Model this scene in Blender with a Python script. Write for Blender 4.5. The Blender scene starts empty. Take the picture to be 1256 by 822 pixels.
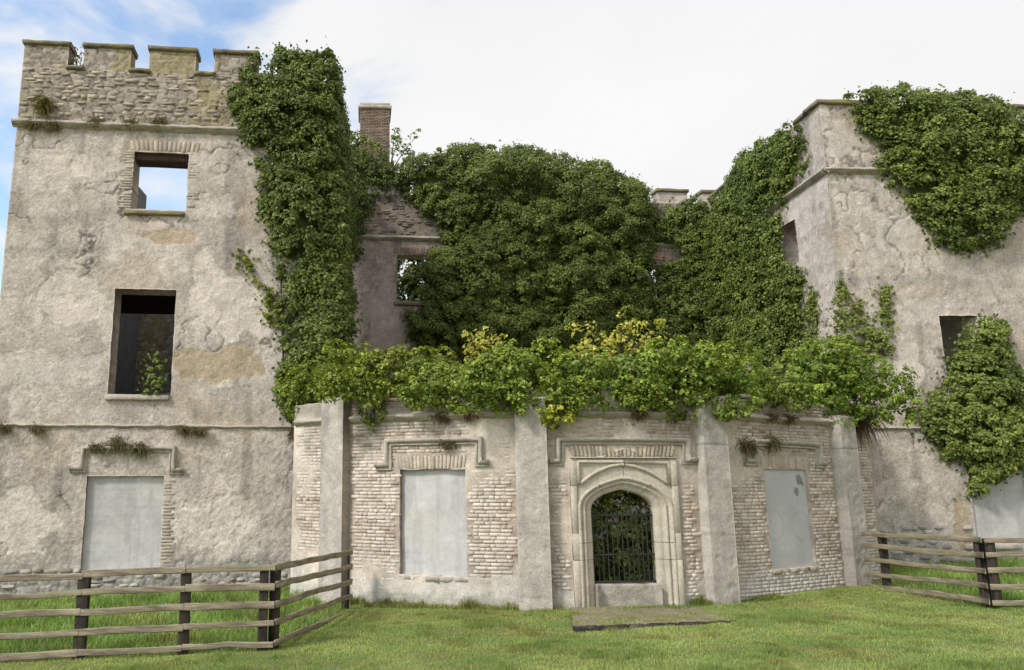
import bpy, math, random
import numpy as np
from mathutils import Matrix, Vector

# ------------------------------------------------------------------ camera, light, exposure
scene = bpy.context.scene
COL = scene.collection
R = math.radians
EYE = 2.5
FPX = 960.0                       # focal length in pixels of a 1256 px wide picture
PPX, PPY = 490.0, 411.0
PITCH = math.atan(184.0 / FPX)
cam = bpy.data.cameras.new('camera')
cam.sensor_width = 36.0
cam.lens = 36.0 * FPX / 1256.0
cam.shift_x = (628.0 - PPX) / 1256.0
cam.clip_start = 0.1
cam.clip_end = 2000
cam_o = bpy.data.objects.new('camera', cam)
cam_o.location = (0, 0, EYE)
cam_o.rotation_euler = (math.pi / 2 + PITCH, 0, 0)
COL.objects.link(cam_o)
scene.camera = cam_o

SUN_AZ, SUN_EL = R(-128), R(42)   # compass-style from +Y
sun_vec = Vector((math.sin(SUN_AZ) * math.cos(SUN_EL), math.cos(SUN_AZ) * math.cos(SUN_EL), math.sin(SUN_EL)))
sun = bpy.data.lights.new('sun', 'SUN')
sun.energy = 2.6
sun.angle = R(9.0)
sun.color = (1.0, 0.95, 0.87)
sun_o = bpy.data.objects.new('sun', sun)
sun_o.rotation_euler = sun_vec.to_track_quat('Z', 'Y').to_euler()
sun_o.location = (-20, -15, 30)
COL.objects.link(sun_o)

world = bpy.data.worlds.new('World')
scene.world = world
world.use_nodes = True
def build_world():
    nt = world.node_tree; N = nt.nodes; L = nt.links
    N.clear()
    out = N.new('ShaderNodeOutputWorld'); bg = N.new('ShaderNodeBackground')
    bg.inputs['Strength'].default_value = 0.1
    sky = N.new('ShaderNodeTexSky'); sky.sky_type = 'NISHITA'; sky.sun_disc = False
    sky.sun_elevation = SUN_EL; sky.sun_rotation = SUN_AZ
    sky.air_density = 1.2; sky.dust_density = 0.6; sky.ozone_density = 2.0
    tc = N.new('ShaderNodeTexCoord')
    no = N.new('ShaderNodeTexNoise'); no.inputs['Scale'].default_value = 4.2
    no.inputs['Detail'].default_value = 7; no.inputs['Roughness'].default_value = 0.55; no.inputs['Distortion'].default_value = 0.3
    mp = N.new('ShaderNodeMapping'); mp.inputs['Scale'].default_value = (1, 1, 1.7); mp.inputs['Location'].default_value = (0.35, 0.1, 0.6)
    L.new(tc.outputs['Generated'], mp.inputs['Vector']); L.new(mp.outputs['Vector'], no.inputs['Vector'])
    sx = N.new('ShaderNodeSeparateXYZ'); L.new(tc.outputs['Generated'], sx.inputs[0])
    # cloud bank covers the right-hand sky, the left-hand sky is broken cloud
    m1 = N.new('ShaderNodeMath'); m1.operation = 'MULTIPLY_ADD'; m1.inputs[1].default_value = 1.15; m1.inputs[2].default_value = 0.215
    L.new(sx.outputs['X'], m1.inputs[0])
    m2 = N.new('ShaderNodeMath'); m2.operation = 'ADD'; m2.use_clamp = False
    nm = N.new('ShaderNodeMath'); nm.operation = 'MULTIPLY_ADD'; nm.inputs[1].default_value = 1.9; nm.inputs[2].default_value = -0.45
    L.new(no.outputs['Fac'], nm.inputs[0])
    L.new(m1.outputs[0], m2.inputs[0]); L.new(nm.outputs[0], m2.inputs[1])
    cr = N.new('ShaderNodeMapRange'); cr.interpolation_type = 'SMOOTHSTEP'
    cr.inputs['From Min'].default_value = 0.26; cr.inputs['From Max'].default_value = 0.66
    L.new(m2.outputs[0], cr.inputs['Value'])
    no2 = N.new('ShaderNodeTexNoise'); no2.inputs['Scale'].default_value = 2.1; no2.inputs['Detail'].default_value = 5
    L.new(mp.outputs['Vector'], no2.inputs['Vector'])
    cc = N.new('ShaderNodeMapRange'); cc.inputs['From Min'].default_value = 0.3; cc.inputs['From Max'].default_value = 0.62
    cc.inputs['To Min'].default_value = 7.9; cc.inputs['To Max'].default_value = 8.7
    L.new(no2.outputs['Fac'], cc.inputs['Value'])
    cl = N.new('ShaderNodeCombineXYZ')
    for i in range(3): L.new(cc.outputs[0], cl.inputs[i])
    bl = N.new('ShaderNodeMixRGB'); bl.blend_type = 'MULTIPLY'; bl.inputs[0].default_value = 1
    L.new(sky.outputs[0], bl.inputs[1]); bl.inputs[2].default_value = (2.5, 2.45, 2.35, 1)
    mix = N.new('ShaderNodeMixRGB'); L.new(cr.outputs[0], mix.inputs[0])
    L.new(bl.outputs[0], mix.inputs[1]); L.new(cl.outputs[0], mix.inputs[2])
    L.new(mix.outputs[0], bg.inputs['Color']); L.new(bg.outputs[0], out.inputs['Surface'])
build_world()

scene.render.engine = 'CYCLES'
vs = scene.view_settings
vs.view_transform = 'Standard'; vs.look = 'None'; vs.gamma = 1.0; vs.exposure = 0.14
vs.use_curve_mapping = False
scene.cycles.max_bounces = 6

# ------------------------------------------------------------------ helpers
rng = np.random.default_rng(11)
rnd = random.Random(5)

def lin(r, g, b, k=1.0):
    f = lambda c: ((c / 255 + 0.055) / 1.055) ** 2.4 if c > 10 else c / 255 / 12.92
    return np.array([f(r), f(g), f(b)]) * k

def _h(ix, iy, seed):
    h = (ix.astype(np.int64) * 374761393 + iy.astype(np.int64) * 668265263 + seed * 982451653) & 0xffffffff
    h = ((h ^ (h >> 13)) * 1274126177) & 0xffffffff
    h = (h ^ (h >> 16)) & 0xffffffff
    h = (h * 2246822519) & 0xffffffff
    return ((h ^ (h >> 15)) & 0xffffff) / float(0xffffff)

def vnoise(x, y, seed=0):
    xi = np.floor(x); yi = np.floor(y); fx = x - xi; fy = y - yi
    fx = fx * fx * (3 - 2 * fx); fy = fy * fy * (3 - 2 * fy)
    a = _h(xi, yi, seed); b = _h(xi + 1, yi, seed); c = _h(xi, yi + 1, seed); d = _h(xi + 1, yi + 1, seed)
    return (a * (1 - fx) + b * fx) * (1 - fy) + (c * (1 - fx) + d * fx) * fy

def fbm(x, y, o=4, seed=0, g=0.5):
    s = 0; a = 1; t = 0
    for i in range(o):
        s = s + a * vnoise(x * 2 ** i + 17.3 * i, y * 2 ** i - 9.1 * i, seed + i); t += a; a *= g
    return s / t

def worley(x, y, seed=0):
    xi = np.floor(x); yi = np.floor(y)
    f1 = np.full(x.shape, 9.0); f2 = np.full(x.shape, 9.0); cid = np.zeros(x.shape)
    for i in (-1, 0, 1):
        for j in (-1, 0, 1):
            cx = xi + i; cy = yi + j
            px = cx + 0.15 + 0.7 * _h(cx, cy, seed); py = cy + 0.15 + 0.7 * _h(cx, cy, seed + 7)
            d = np.hypot(px - x, py - y); new = d < f1
            f2 = np.where(new, f1, np.minimum(f2, d)); f1 = np.where(new, d, f1)
            cid = np.where(new, _h(cx, cy, seed + 31), cid)
    return f1, f2, cid

def sstep(a, b, x):
    t = np.clip((x - a) / (b - a), 0, 1); return t * t * (3 - 2 * t)

# ---- frames: (s along, z up, d out of the wall) -> world
CP, SP = math.cos(PITCH), math.sin(PITCH)
def ray(u, v):
    a = (u - PPX) / FPX; b = (PPY - v) / FPX
    return np.array([a, CP - b * SP, SP + b * CP])

class Flat:
    def __init__(self, x, y, ang):
        self.o = np.array([x, y]); self.d = np.array([math.cos(ang), math.sin(ang)]); self.n = np.array([math.sin(ang), -math.cos(ang)])
        self.ang = ang
    def w(self, s, z, d):
        s, z, d = np.broadcast_arrays(np.asarray(s, float), np.asarray(z, float), np.asarray(d, float))
        return np.stack([self.o[0] + s * self.d[0] + d * self.n[0], self.o[1] + s * self.d[1] + d * self.n[1], z], -1)
    def px(self, u, v, d=0):
        r = ray(u, v); o = self.o + self.n * d
        t = (o @ self.n) / (r[:2] @ self.n)
        p = r * t
        return (p[:2] - self.o) @ self.d, p[2] + EYE
    def ang_at(self, s): return self.ang
    def nrm(self, s):
        s = np.asarray(s, float); return np.stack([np.full(s.shape, self.n[0]), np.full(s.shape, self.n[1]), np.zeros(s.shape)], -1)

class Arc:
    """curved wall, running straight on along its tangent past s = smax"""
    def __init__(self, x, y, r, tmax):
        self.c = np.array([x, y]); self.r = r; self.tm = tmax; self.sm = r * tmax
    def _t(self, s): return np.minimum(np.asarray(s, float) / self.r, self.tm)
    def w(self, s, z, d):
        s, z, d = np.broadcast_arrays(np.asarray(s, float), np.asarray(z, float), np.asarray(d, float))
        t = self._t(s); e = np.maximum(s - self.sm, 0)
        return np.stack([self.c[0] + (self.r + d) * np.sin(t) + e * math.cos(self.tm), self.c[1] - (self.r + d) * np.cos(t) + e * math.sin(self.tm), z], -1)
    def px(self, u, v, d=0):
        r = ray(u, v); q = r[:2]; rr = self.r + d
        A = q @ q; B = -2 * (q @ self.c); C = self.c @ self.c - rr * rr
        t = (-B - math.sqrt(max(B * B - 4 * A * C, 0))) / (2 * A)
        p = r * t; th = math.atan2(p[0] - self.c[0], self.c[1] - p[1])
        if th <= self.tm and B * B - 4 * A * C > 0: return th * self.r, p[2] + EYE
        n = np.array([math.sin(self.tm), -math.cos(self.tm)]); dv = np.array([math.cos(self.tm), math.sin(self.tm)])
        o = self.c + n * rr; t = (o @ n) / (q @ n); p = r * t
        return self.sm + (p[:2] - o) @ dv, p[2] + EYE
    def ang_at(self, s): return float(self._t(s))
    def nrm(self, s):
        t = self._t(s); return np.stack([np.sin(t), -np.cos(t), np.zeros(t.shape)], -1)

def at(u, v, Y):
    r = ray(u, v); p = r * (Y / r[1]); p[2] += EYE
    return p

# ---- objects
def set_mat(o, m):
    if m is not None: o.data.materials.append(m)

def make_mesh(name, V, F, color=None, smooth=False):
    """F: (n,3) or (n,4) index array, or list of such arrays"""
    me = bpy.data.meshes.new(name)
    V = np.asarray(V, np.float32).reshape(-1, 3)
    Fs = F if isinstance(F, list) else [F]
    Fs = [np.asarray(f, np.int32) for f in Fs if len(f)]
    me.vertices.add(len(V)); me.vertices.foreach_set('co', V.ravel())
    nl = sum(f.size for f in Fs); npoly = sum(len(f) for f in Fs)
    me.loops.add(nl); me.polygons.add(npoly)
    me.loops.foreach_set('vertex_index', np.concatenate([f.ravel() for f in Fs]))
    starts = []; c = 0
    for f in Fs:
        k = f.shape[1]; starts.append(np.arange(len(f)) * k + c); c += f.size
    me.polygons.foreach_set('loop_start', np.concatenate(starts).astype(np.int32))
    if smooth: me.polygons.foreach_set('use_smooth', np.ones(npoly, bool))
    if color is not None:
        at_ = me.attributes.new('Col', 'FLOAT_COLOR', 'POINT')
        c4 = np.ones((len(V), 4), np.float32); c4[:, :3] = color
        at_.data.foreach_set('color', c4.ravel())
    me.update(calc_edges=True); me.validate()
    return me

BASE = {}
def thing(name, label, cat, base, group=None):
    o = bpy.data.objects.new(name, None); o.empty_display_size = 0.3
    o.location = tuple(float(c) for c in base); COL.objects.link(o)
    o['label'] = label; o['category'] = cat
    if group: o['group'] = group
    BASE[o.name] = Matrix.Translation(o.location)
    return o
def link(name, me, mat=None, parent=None, mw=None, label=None, kind=None):
    o = bpy.data.objects.new(name, me)
    if mat is not None and not me.materials: me.materials.append(mat)
    COL.objects.link(o)
    mw = mw if mw is not None else Matrix.Identity(4)
    BASE[o.name] = mw
    if parent is not None:
        o.parent = parent; o.matrix_parent_inverse = BASE[parent.name].inverted()
    o.matrix_basis = mw
    if label: o['label'] = label
    if kind: o['kind'] = kind
    return o
def part(name, V, F, mat, parent, color=None, smooth=False, label=None, kind=None):
    return link(name, make_mesh(name, V, F, color, smooth), mat, parent, None, label, kind)
def tagged(o, label, cat, group=None, kind=None):
    if kind == 'structure': o['kind'] = kind; return o
    o['label'] = label; o['category'] = cat
    if group: o['group'] = group
    if kind: o['kind'] = kind
    return o

class MB:
    def __init__(self): self.V = []; self.F = []; self.n = 0
    def add(self, V, F):
        V = np.asarray(V, float).reshape(-1, 3); F = np.asarray(F, int)
        self.V.append(V); self.F.append(F + self.n); self.n += len(V); return self
    def get(self):
        q = [f for f in self.F if f.shape[1] == 4]; t = [f for f in self.F if f.shape[1] == 3]
        out = []
        if q: out.append(np.concatenate(q))
        if t: out.append(np.concatenate(t))
        return np.concatenate(self.V), out

def fbox(F, s0, s1, z0, z1, d0, d1, seg=1, jit=0.0, ch=0.012):
    """box in frame coordinates, chamfered front edges, seg pieces along s"""
    s0, s1 = min(s0, s1), max(s0, s1); z0, z1 = min(z0, z1), max(z0, z1)
    ss = np.linspace(s0, s1, seg + 1)
    c = min(ch, (d1 - d0) * 0.4, (z1 - z0) * 0.3)
    # ring of (z, d), per s
    ring = [(z0, d0), (z0, d1 - c), (z0 + c, d1), (z1 - c, d1), (z1, d1 - c), (z1, d0)]
    ss2 = np.concatenate([[s0, s0 + c], ss[1:-1], [s1 - c, s1]]) if seg > 1 else np.array([s0, s0 + c, s1 - c, s1])
    V = []; k = len(ring); m = len(ss2)
    for i, s in enumerate(ss2):
        for (z, d) in ring:
            dd = d - c if (i in (0, m - 1) and d == d1) else d
            V.append((s, z, dd))
    V = np.array(V)
    if jit: V[:, :3] += rng.normal(0, jit, V.shape)
    W = F.w(V[:, 0], V[:, 1], V[:, 2])
    Fq = []
    for i in range(m - 1):
        for j in range(k):
            j2 = (j + 1) % k
            Fq.append((i * k + j, (i + 1) * k + j, (i + 1) * k + j2, i * k + j2))
    for b in (0, (m - 1) * k):
        Fq += [(b, b + 1, b + 4, b + 5), (b + 1, b + 2, b + 3, b + 4)]
    return W, np.array(Fq)

def sweep(F, path, prof, sub=0.4, wear=0.004):
    """mitred moulding: path [(s,z)], prof [(offset to the left of travel, d)]"""
    P = [np.array(p, float) for p in path]
    Q = []
    for a, b in zip(P[:-1], P[1:]):
        n = max(1, int(np.linalg.norm(b - a) / sub)) if sub else 1
        for i in range(n): Q.append(a + (b - a) * i / n)
    Q.append(P[-1]); Q = np.array(Q); n = len(Q)
    T = np.diff(Q, axis=0); T /= np.linalg.norm(T, axis=1)[:, None]
    Nl = np.stack([-T[:, 1], T[:, 0]], 1)
    M = []
    for i in range(n):
        if i == 0: m = Nl[0]
        elif i == n - 1: m = Nl[-1]
        else:
            b = Nl[i - 1] + Nl[i]; b /= np.linalg.norm(b); m = b / max(0.3, b @ Nl[i])
        M.append(m)
    M = np.array(M); k = len(prof)
    V = np.zeros((n, k, 3))
    for j, (o, d) in enumerate(prof):
        V[:, j, :2] = Q + M * o; V[:, j, 2] = d
    V = V.reshape(-1, 3) + rng.normal(0, wear, (n * k, 3))
    W = F.w(V[:, 0], V[:, 1], V[:, 2])
    Fq = [(i * k + j, (i + 1) * k + j, (i + 1) * k + j + 1, i * k + j + 1) for i in range(n - 1) for j in range(k - 1)]
    caps = []
    for b in (0, (n - 1) * k):
        for j in range(1, k - 1): caps.append((b, b + j, b + j + 1))
    return W, [np.array(Fq), np.array(caps)]

def wall_grid(F, s0, s1, z0, z1, step, holes, fn, thick, nocap=(), warp=0.012, seed=3, topfn=None):
    def lines(a, b, cuts):
        base = list(np.linspace(a, b, max(2, int(round((b - a) / step)) + 1)))
        cuts = [c for c in cuts if a < c < b]
        keep = [x for x in base if x in (a, b) or all(abs(x - c) > step * 0.55 for c in cuts)]
        return np.array(sorted(set(keep + cuts)))
    S = lines(s0, s1, [h[0] for h in holes] + [h[1] for h in holes])
    Z = lines(z0, z1, [h[2] for h in holes] + [h[3] for h in holes])
    ns, nz = len(S), len(Z)
    sg, zg = np.meshgrid(S, Z, indexing='ij')
    disp, col = fn(sg, zg)
    edge = np.minimum(np.minimum(sg - s0, s1 - sg) / 0.08, 1); disp = disp * np.clip(edge, 0, 1)
    ws = (vnoise(sg * 5, zg * 5, seed) - 0.5) * 2 * warp; wz = (vnoise(sg * 5 + 40, zg * 5, seed + 1) - 0.5) * 2 * warp
    if topfn is not None:
        zt = topfn(sg); zz = z0 + (zg - z0) * (zt - z0) / (z1 - z0)
    else: zz = zg
    lock = (sg > s0) & (sg < s1)
    V = F.w(sg + ws * lock, zz + wz, disp).reshape(-1, 3)
    idx = np.arange(ns * nz).reshape(ns, nz)
    sc = (S[:-1] + S[1:]) / 2; zc = (Z[:-1] + Z[1:]) / 2
    m = np.ones((ns - 1, nz - 1), bool)
    for h in holes:
        m &= ~((sc[:, None] > h[0]) & (sc[:, None] < h[1]) & (zc[None] > h[2]) & (zc[None] < h[3]))
    Fq = np.stack([idx[:-1, :-1], idx[1:, :-1], idx[1:, 1:], idx[:-1, 1:]], -1)[m]
    Vs = [V]; Cs = [col.reshape(-1, 3)]; Fs = [Fq]; n = len(V)
    def strip(ids, ss, zz_):
        nonlocal n
        b = F.w(ss, zz_, np.full(len(ss), -thick)); k = len(ids)
        Vs.append(b); Cs.append(col.reshape(-1, 3)[ids] * 0.97)
        bi = np.arange(k) + n
        Fs.append(np.stack([ids[:-1], ids[1:], bi[1:], bi[:-1]], -1)); n += k
    sgr = (sg + ws * lock).ravel(); zgr = (zz + wz).ravel()
    for h in holes:
        i0, i1 = np.searchsorted(S, h[0] - 1e-6), np.searchsorted(S, h[1] - 1e-6)
        j0, j1 = np.searchsorted(Z, h[2] - 1e-6), np.searchsorted(Z, h[3] - 1e-6)
        i1 = min(i1, ns - 1); j1 = min(j1, nz - 1)
        for ids in (idx[i0, j0:j1 + 1], idx[i1, j0:j1 + 1], idx[i0:i1 + 1, j0], idx[i0:i1 + 1, j1]):
            strip(ids, sgr[ids], zgr[ids])
    for nm, ids in (('l', idx[0, :]), ('r', idx[-1, :]), ('b', idx[:, 0]), ('t', idx[:, -1])):
        if nm not in nocap: strip(ids, sgr[ids], zgr[ids])
    # back face, coarse
    sb0 = s0 + (thick + .06 if 'l' in nocap else 0); sb1 = s1 - (thick + .06 if 'r' in nocap else 0)
    Sb = np.array(sorted(set([sb0, sb1] + [c for h in holes for c in h[:2] if sb0 < c < sb1] + list(np.linspace(sb0, sb1, max(2, int((sb1 - sb0) / 0.6)))))))
    Zb = np.array(sorted(set([z0, z1] + [c for h in holes for c in h[2:] if z0 < c < z1])))
    sb, zb = np.meshgrid(Sb, Zb, indexing='ij')
    zb2 = z0 + (zb - z0) * (topfn(sb) - z0) / (z1 - z0) if topfn is not None else zb
    Vb = F.w(sb, zb2, np.full(sb.shape, -thick)).reshape(-1, 3)
    ib = np.arange(len(Vb)).reshape(sb.shape) + n
    sc = (Sb[:-1] + Sb[1:]) / 2; zc = (Zb[:-1] + Zb[1:]) / 2
    m = np.ones((len(Sb) - 1, len(Zb) - 1), bool)
    for h in holes:
        m &= ~((sc[:, None] > h[0]) & (sc[:, None] < h[1]) & (zc[None] > h[2]) & (zc[None] < h[3]))
    Vs.append(Vb); Cs.append(np.full((len(Vb), 3), 0.2))
    Fs.append(np.stack([ib[:-1, :-1], ib[:-1, 1:], ib[1:, 1:], ib[1:, :-1]], -1)[m])
    return np.concatenate(Vs), np.concatenate(Fs), np.concatenate(Cs)

def tube(pts, rad, k=6):
    pts = np.asarray(pts, float); n = len(pts); rad = np.broadcast_to(np.asarray(rad, float), (n,))
    T = np.gradient(pts, axis=0); T /= np.linalg.norm(T, axis=1)[:, None] + 1e-9
    up = np.where(np.abs(T[:, 2:3]) > 0.9, np.array([[1.0, 0, 0]]), np.array([[0, 0, 1.0]]))
    A = np.cross(T, up); A /= np.linalg.norm(A, axis=1)[:, None] + 1e-9; B = np.cross(T, A)
    th = np.arange(k) / k * 2 * math.pi
    V = pts[:, None] + rad[:, None, None] * (np.cos(th)[None, :, None] * A[:, None] + np.sin(th)[None, :, None] * B[:, None])
    Fq = [(i * k + j, i * k + (j + 1) % k, (i + 1) * k + (j + 1) % k, (i + 1) * k + j) for i in range(n - 1) for j in range(k)]
    return V.reshape(-1, 3), np.array(Fq)

# ------------------------------------------------------------------ materials
def nodes(name):
    m = bpy.data.materials.new(name); m.use_nodes = True
    nt = m.node_tree; nt.nodes.clear()
    out = nt.nodes.new('ShaderNodeOutputMaterial'); p = nt.nodes.new('ShaderNodeBsdfPrincipled')
    nt.links.new(p.outputs[0], out.inputs['Surface'])
    return m, nt, p, out
def nz(nt, scale, detail=5, rough=0.6, vec=None):
    n = nt.nodes.new('ShaderNodeTexNoise'); n.inputs['Scale'].default_value = scale
    n.inputs['Detail'].default_value = detail; n.inputs['Roughness'].default_value = rough
    if vec is not None: nt.links.new(vec, n.inputs['Vector'])
    return n
def pos(nt):
    g = nt.nodes.new('ShaderNodeNewGeometry'); return g.outputs['Position']
def rangen(nt, src, a, b, c, d):
    r = nt.nodes.new('ShaderNodeMapRange'); nt.links.new(src, r.inputs[0])
    for i, v in enumerate((a, b, c, d)): r.inputs[i + 1].default_value = v
    return r.outputs[0]
def mixc(nt, mode, fac, a, b):
    m = nt.nodes.new('ShaderNodeMixRGB'); m.blend_type = mode
    for i, x in enumerate((fac, a, b)):
        if isinstance(x, (int, float)): m.inputs[i].default_value = x
        elif isinstance(x, (tuple, list, np.ndarray)): m.inputs[i].default_value = (*[float(q) for q in x[:3]], 1)
        else: nt.links.new(x, m.inputs[i])
    return m.outputs[0]
def grey(nt, v):
    c = nt.nodes.new('ShaderNodeCombineXYZ')
    for i in range(3): nt.links.new(v, c.inputs[i])
    return c.outputs[0]
def bump(nt, p, src, strength, dist):
    b = nt.nodes.new('ShaderNodeBump'); b.inputs['Strength'].default_value = strength; b.inputs['Distance'].default_value = dist
    nt.links.new(src, b.inputs['Height']); nt.links.new(b.outputs[0], p.inputs['Normal'])

def mat_vcol(name, fine=28.0, amt=0.35, rough=0.95, bs=0.7, bd=0.012, src='Col'):
    m, nt, p, out = nodes(name)
    if src == 'Col':
        a = nt.nodes.new('ShaderNodeAttribute'); a.attribute_name = 'Col'; c = a.outputs['Color']
    else:
        a = nt.nodes.new('ShaderNodeObjectInfo'); c = a.outputs['Color']
    P = pos(nt)
    n1 = nz(nt, fine, 6, 0.7, P); n2 = nz(nt, fine * 0.12, 5, 0.65, P)
    v = grey(nt, rangen(nt, n1.outputs['Fac'], 0.25, 0.75, 1 - amt, 1 + amt * 0.7))
    c1 = mixc(nt, 'MULTIPLY', 1.0, c, v)
    v2 = grey(nt, rangen(nt, n2.outputs['Fac'], 0.3, 0.7, 1 - amt * 0.5, 1 + amt * 0.4))
    c2 = mixc(nt, 'MULTIPLY', 1.0, c1, v2)
    nt.links.new(c2, p.inputs['Base Color']); p.inputs['Roughness'].default_value = rough
    p.inputs['Specular IOR Level'].default_value = 0.15
    bump(nt, p, n1.outputs['Fac'], bs, bd)
    return m
def mat_noise(name, c1, c2, c3=None, scale=6.0, rough=0.9, bs=0.5, bd=0.01, spec=0.2, stretch=None, thr=(0.35, 0.65)):
    m, nt, p, out = nodes(name)
    P = pos(nt)
    if stretch:
        mp = nt.nodes.new('ShaderNodeMapping'); mp.inputs['Scale'].default_value = stretch; nt.links.new(P, mp.inputs[0]); P = mp.outputs[0]
    n1 = nz(nt, scale, 6, 0.65, P); n2 = nz(nt, scale * 5.3, 6, 0.7, P); n3 = nz(nt, scale * 0.31, 3, 0.6, P)
    c = mixc(nt, 'MIX', rangen(nt, n1.outputs['Fac'], thr[0], thr[1], 0, 1), c1, c2)
    if c3 is not None: c = mixc(nt, 'MIX', rangen(nt, n3.outputs['Fac'], 0.5, 0.68, 0, 1), c, c3)
    c = mixc(nt, 'MULTIPLY', 1.0, c, grey(nt, rangen(nt, n2.outputs['Fac'], 0.3, 0.7, 0.75, 1.2)))
    nt.links.new(c, p.inputs['Base Color']); p.inputs['Roughness'].default_value = rough
    p.inputs['Specular IOR Level'].default_value = spec
    bump(nt, p, n2.outputs['Fac'], bs, bd)
    return m
def mat_leaf(name, rough=0.45, trans=0.25, spec=0.35):
    m, nt, p, out = nodes(name)
    a = nt.nodes.new('ShaderNodeAttribute'); a.attribute_name = 'Col'
    nt.links.new(a.outputs['Color'], p.inputs['Base Color']); p.inputs['Roughness'].default_value = rough
    p.inputs['Specular IOR Level'].default_value = spec
    t = nt.nodes.new('ShaderNodeBsdfTranslucent')
    c = mixc(nt, 'MULTIPLY', 1.0, a.outputs['Color'], (1.3, 1.45, 0.6)); nt.links.new(c, t.inputs['Color'])
    mx = nt.nodes.new('ShaderNodeMixShader'); mx.inputs[0].default_value = trans
    nt.links.new(p.outputs[0], mx.inputs[1]); nt.links.new(t.outputs[0], mx.inputs[2]); nt.links.new(mx.outputs[0], out.inputs['Surface'])
    return m

M_plaster = mat_vcol('rough_render', 22, 0.42, 0.96, 0.9, 0.022)
M_bowwall = mat_vcol('limewashed_masonry', 24, 0.34, 0.96, 0.9, 0.018)
M_brickcol = mat_vcol('brick_shared', 30, 0.4, 0.95, 0.7, 0.008)
M_brickobj = mat_vcol('brick_single', 30, 0.4, 0.95, 0.7, 0.008, src='obj')
M_stoneobj = mat_vcol('rubble_stone', 20, 0.4, 0.95, 0.8, 0.015, src='obj')
M_pil = mat_noise('cement_pilaster', (.47, .435, .37), (.415, .385, .325), (.43, .395, .33), 2.2, 0.93, 0.5, 0.006)
M_stone = mat_noise('dressed_stone', (.56, .495, .395), (.46, .405, .32), (.50, .45, .365), 3.0, 0.9, 0.4, 0.006)
M_trim = mat_noise('weathered_trim', (.50, .445, .365), (.35, .31, .25), (.44, .40, .325), 4.0, 0.95, 0.6, 0.01)
M_coping = mat_noise('lichened_coping', (.25, .22, .15), (.16, .13, .08), (.27, .23, .09), 3.5, 0.95, 0.8, 0.015)
M_panel = mat_noise('grey_cement', (.47, .465, .455), (.41, .405, .395), (.45, .42, .38), 0.9, 0.85, 0.25, 0.004)
M_cement = mat_vcol('infill_cement', 30, 0.14, 0.9, 0.3, 0.005)
M_iron = mat_noise('black_iron', (.018, .018, .02), (.03, .026, .022), None, 9, 0.55, 0.3, 0.003, 0.4)
M_wood = mat_noise('weathered_rail', (.34, .285, .20), (.17, .135, .095), (.25, .235, .13), 2.2, 0.9, 0.8, 0.01, 0.2, (1, 1, 9), (.4, .6))
M_post = mat_noise('shaded_post', (.055, .043, .033), (.03, .024, .02), (.08, .065, .045), 4.0, 0.9, 0.6, 0.006, 0.2, (3, 3, 1))  # shade on the posts is put into this dark colour
M_lintel = mat_noise('old_timber', (.09, .06, .04), (.05, .035, .025), None, 4, 0.9, 0.5, 0.01)
M_bark = mat_noise('ivy_stem', (.12, .085, .06), (.06, .045, .03), None, 8, 0.95, 0.7, 0.01)
M_leaf = mat_leaf('ivy_leaf', 0.5, 0.22, 0.22)
M_bush = mat_leaf('bush_leaf', 0.5, 0.3, 0.3)
M_grass = mat_leaf('grass_blade', 0.6, 0.3, 0.2)
M_ground = mat_noise('lawn_soil', (.15, .175, .06), (.11, .13, .045), (.17, .16, .08), 2.5, 1.0, 0.7, 0.02)
M_slab = mat_noise('gritty_slab', (.27, .22, .15), (.20, .165, .105), (.17, .16, .075), 3, 0.97, 0.7, 0.01)
M_kerb = mat_noise('dark_kerb', (.055, .045, .04), (.03, .025, .024), (.10, .09, .075), 6, 0.95, 0.6, 0.01)

# ------------------------------------------------------------------ plan of the place (frames)
TW_ANG = math.atan(0.093)
def through(u, v, Y, ang):
    p = at(u, v, Y); return Flat(p[0], p[1], ang)
F_T = through(398, 63, 21.2, TW_ANG)                 # tower front, s = 0 at its right corner
TL = F_T.px(26, 100)[0]
F_B = Arc(3.9, 26.2, 9.2, R(30))                            # bow front
F_M = Flat(-0.5, 31.2, math.atan(0.085))             # main range behind
pc = at(1013, 207, 23.3)
F_W = Flat(pc[0], pc[1], math.atan(0.05))            # right wing front, s = 0 at its left corner
F_WS = Flat(pc[0], pc[1], R(-90 + 1.0))              # right wing side (s negative runs back)
ptr = F_T.w(0, 0, 0)
F_TS = Flat(ptr[0], ptr[1], R(90))                   # tower right side (s runs back)

def ground_z(x, y):
    x = np.asarray(x, float); y = np.asarray(y, float)
    z = -0.13 + 0.022 * (np.clip(x, -14, 22) + 1)
    z = z + 0.06 * sstep(9, 12, x) * sstep(19.5, 15, y)
    z = z + (fbm(x * 0.35, y * 0.35, 3, 91) - 0.5) * 0.10 + (fbm(x * 1.7, y * 1.7, 2, 92) - 0.5) * 0.03
    return z

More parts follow.
